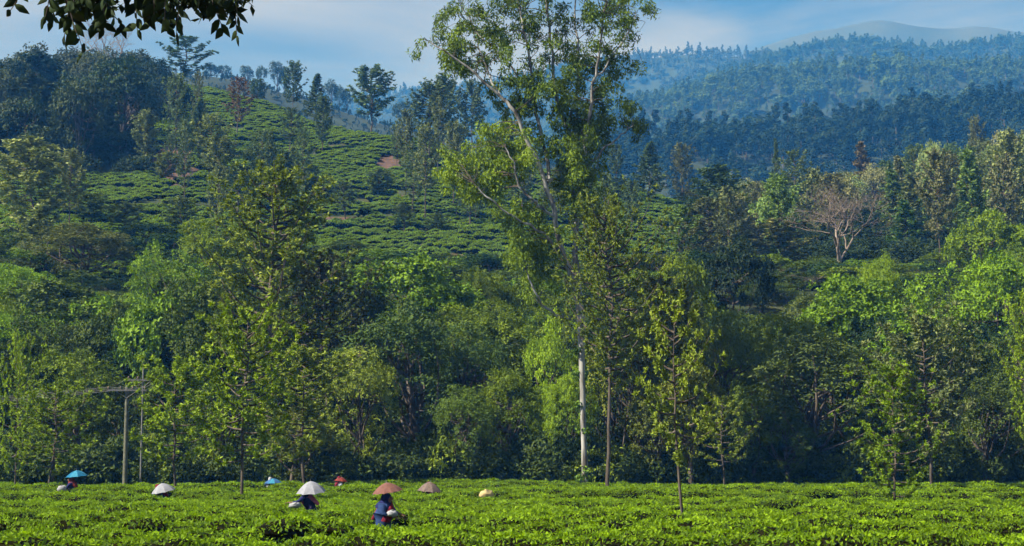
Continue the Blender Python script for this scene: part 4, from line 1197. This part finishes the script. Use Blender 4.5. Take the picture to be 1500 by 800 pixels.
def umbrella(u, v, d, w, col, label, hand, tilt=(0, 0), depth=.26, ribs=8, alt=None, group=None, name='umbrella'):
    """canopy top at photo pixel (u, v), w pixels wide; the shaft runs down into the hand"""
    top = pix(u, v, d)
    Rr = w / F * d / 2
    e = empty(name, top)
    e.rotation_euler = (tilt[0], tilt[1], .35)
    h = Rr * 2 * depth
    ns, nr = 6, 7
    for k in range(ribs):
        g = Geo(); a0, a1 = 2 * math.pi * k / ribs, 2 * math.pi * (k + 1) / ribs
        V = []
        for i in range(nr):
            f = i / (nr - 1)
            for j in range(ns):
                t = j / (ns - 1); bow = math.sin(t * math.pi)
                a = a0 + (a1 - a0) * t
                chord = math.cos((a1 - a0) / 2) / math.cos(a - (a0 + a1) / 2)
                r = Rr * f * (1 - (1 - chord) * .9 - .05 * bow * f * f)
                V.append([math.cos(a) * r, math.sin(a) * r, -h * (f ** 1.9 * .82 + f * .18) + .028 * bow * f * Rr])
        Q = [[i * ns + j, i * ns + j + 1, (i + 1) * ns + j + 1, (i + 1) * ns + j] for i in range(nr - 1) for j in range(ns - 1)]
        g.add(V, Q)
        link('panel', g.mesh('panel', [alt if (alt is not None and k % 2) else col], True), e)
        g = Geo()
        P = [[math.cos(a0) * Rr * f, math.sin(a0) * Rr * f, -h * (f ** 1.9 * .82 + f * .18) - .008] for f in np.linspace(.02, 1.02, 7)]
        g.tube(P, .0045, 4)
        link('rib', g.mesh('rib', [M_STEEL]), e)
    g = Geo(); g.lathe([[.022, -.015], [.016, .012], [.008, .02], [.006, .07], [.001, .075]], 8)
    link('ferrule', g.mesh('ferrule', [M_STEEL], True), e)
    bpy.context.view_layer.update()
    hl = e.matrix_world.inverted() @ hand
    g = Geo(); g.tube([[0, 0, -.01], [0, 0, -h * 1.2], tuple(hl)], .009, 6)
    link('shaft', g.mesh('shaft', [M_STEEL]), e)
    tag(e, label, 'umbrella', group)
    return e
C_TEAL, C_TEAL2 = cloth('teal_cloth', (.01, .085, .17)), cloth('pale_teal_cloth', (.03, .15, .25))
C_GREY, C_BLUE, C_RED = cloth('pale_grey_cloth', (.20, .21, .25), (.26, .27, .32)), cloth('blue_cloth', (.03, .08, .20)), cloth('red_cloth', (.13, .025, .02))
C_TERRA, C_BROWN = cloth('terracotta_cloth', (.125, .060, .050), (.165, .080, .066)), cloth('dusty_brown_cloth', (.11, .085, .078), (.16, .12, .11))
C_NAVY, C_DENIM, C_MAROON, C_WHITE, C_PINK, C_CREAM = cloth('navy_cloth', (.012, .014, .06)), cloth('denim_cloth', (.018, .035, .10)), cloth('maroon_cloth', (.11, .010, .020)), cloth('white_cloth', (.24, .25, .28), (.32, .34, .37)), cloth('pink_cloth', (.25, .06, .10)), cloth('cream_cloth', (.34, .27, .13), (.42, .34, .18))
PI = math.pi
def up_hand(x, y, z): return (x, y, z)
pe, hd = person(117, 0, 82, PI * .98, .25, C_NAVY, C_RED, 'person in dark blue with red shawl picking tea under the teal umbrella', ((.45, .2, .98), (.16, -.2, 1.12)), H=1.66)
umbrella(112, 689, 82, 33, C_TEAL, 'teal umbrella with pale rim held over a person in dark blue', hd[1], (.0, -.10), .28, alt=C_TEAL2)
pe, hd = person(247, 0, 76, PI * .9, .55, C_DENIM, C_MAROON, 'person bent low in the tea, almost hidden under the pale grey umbrella', ((.55, .2, .9), (.3, -.2, 1.0)), H=1.45)
umbrella(237, 708, 76, 36, C_GREY, 'pale grey umbrella resting low on the tea beside a thin young tree', hd[1], (.05, -.22), .34)
pe, hd = person(400, 0, 97, PI * .5, .2, C_DENIM, C_WHITE, 'person hidden in the far tea under the small blue umbrella', ((.4, .2, 1.0), (.2, -.15, 1.1)), H=1.45)
umbrella(400, 701, 97, 27, C_BLUE, 'small blue umbrella at the far tea edge', hd[1], (.05, -.05), .24, alt=C_TEAL2)
pe, hd = person(461, 0, 60, PI * .97, .5, C_NAVY, C_PINK, 'person in white sleeves and pink reaching over the tea under the pale umbrella', ((.62, .16, .99), (.2, -.22, 1.05)), H=1.6, head=C_NAVY)
umbrella(455, 705, 60, 45, C_GREY, 'large pale grey white umbrella over a person in white sleeves', hd[1], (.12, -.10), .36)
pe, hd = person(501, 0, 96, PI * 1.3, .15, C_WHITE, C_MAROON, 'person in white at the far tea edge under the red umbrella', ((.4, .2, 1.0), (.1, -.18, 1.15)), H=1.5, head=C_MAROON)
umbrella(500, 699, 96, 21, C_RED, 'small dark red umbrella at the far tea edge', hd[1], (0, .1), .3)
pe, hd = person(564, 0, 46.5, PI * -.12, .16, C_DENIM, C_MAROON, 'person in blue robe with dark red shawl standing in the tea under the terracotta umbrella', ((.30, .14, 1.02), (.26, -.20, .98)), H=1.64, head=C_NAVY, wide=1.35)
umbrella(566, 707, 46.5, 46, C_TERRA, 'terracotta umbrella with pointed top over the person in the blue robe', hd[0], (.03, -.16), .30, ribs=12)
pe, hd = person(632, 0, 82, PI * .6, .5, C_NAVY, C_MAROON, 'person stooping in the tea hidden under the dusty brown umbrella', ((.5, .2, .9), (.25, -.2, 1.0)), H=1.45)
umbrella(630, 706, 82, 37, C_BROWN, 'dusty brown umbrella resting on the tea', hd[1], (.1, .05), .36)
def sack(u, v, d, w, h, mat, label, name='cloth_bag', rz=0.3):
    """a tied cloth bag lying on the tea or hanging at a picker's side"""
    p = pix(u, v, d); s = w / F * d; hh_ = h / F * d
    rg = R(int(u))
    g = Geo()
    g.lathe([[.001, -.5], [.32, -.47], [.48, -.25], [.5, 0], [.46, .2], [.36, .36], [.2, .44], [.1, .47], [.12, .5], [.001, .5]], 14, sq=.8)
    V = g.V[0]; V += (rg.random(V.shape) - .5) * .2; V *= np.array([s, s, hh_])
    e = empty(name, p, rz)
    link('sack', g.mesh('sack', [mat], True), e)
    g = Geo(); a = np.linspace(0, 2 * PI, 13); g.tube(np.stack([np.cos(a) * .15 * s, np.sin(a) * .12 * s, 0 * a + .46 * hh_], 1), .008, 5)
    link('tie', g.mesh('tie', [M_STEEL]), e)
    tag(e, label, 'bag')
sack(713, 725, 76, 20, 14, C_CREAM, 'cream cloth bundle of leaves lying on the tea')
sack(91, 716, 80.5, 13, 10, C_WHITE, 'white cloth bag beside the person under the teal umbrella')
sack(575, 752, 46.1, 16, 9, C_WHITE, 'white collecting bag held by the person in the blue robe', rz=.8)
sack(432, 740, 59.6, 17, 8, C_WHITE, 'white collecting bag in front of the person under the pale umbrella')

# ------------------------------------------------------------------ haze
def haze():
    g = Geo()
    g.box((0, 1700, 413.3), (6600, 3700, 831))
    m, t, out = material('haze')
    v = N(t, 'ShaderNodeVolumePrincipled')
    v.inputs['Color'].default_value = (0.05, 0.30, 1.0, 1)
    v.inputs['Absorption Color'].default_value = (1, 1, 1, 1)
    v.inputs['Density'].default_value = 0.00032
    v.inputs['Anisotropy'].default_value = 0.0
    t.links.new(v.outputs[0], out.inputs['Volume'])
    o = link('haze', g.mesh('haze', [m]))
    tag(o, 'blue morning haze lying over the whole valley', 'haze', kind='stuff')
haze()
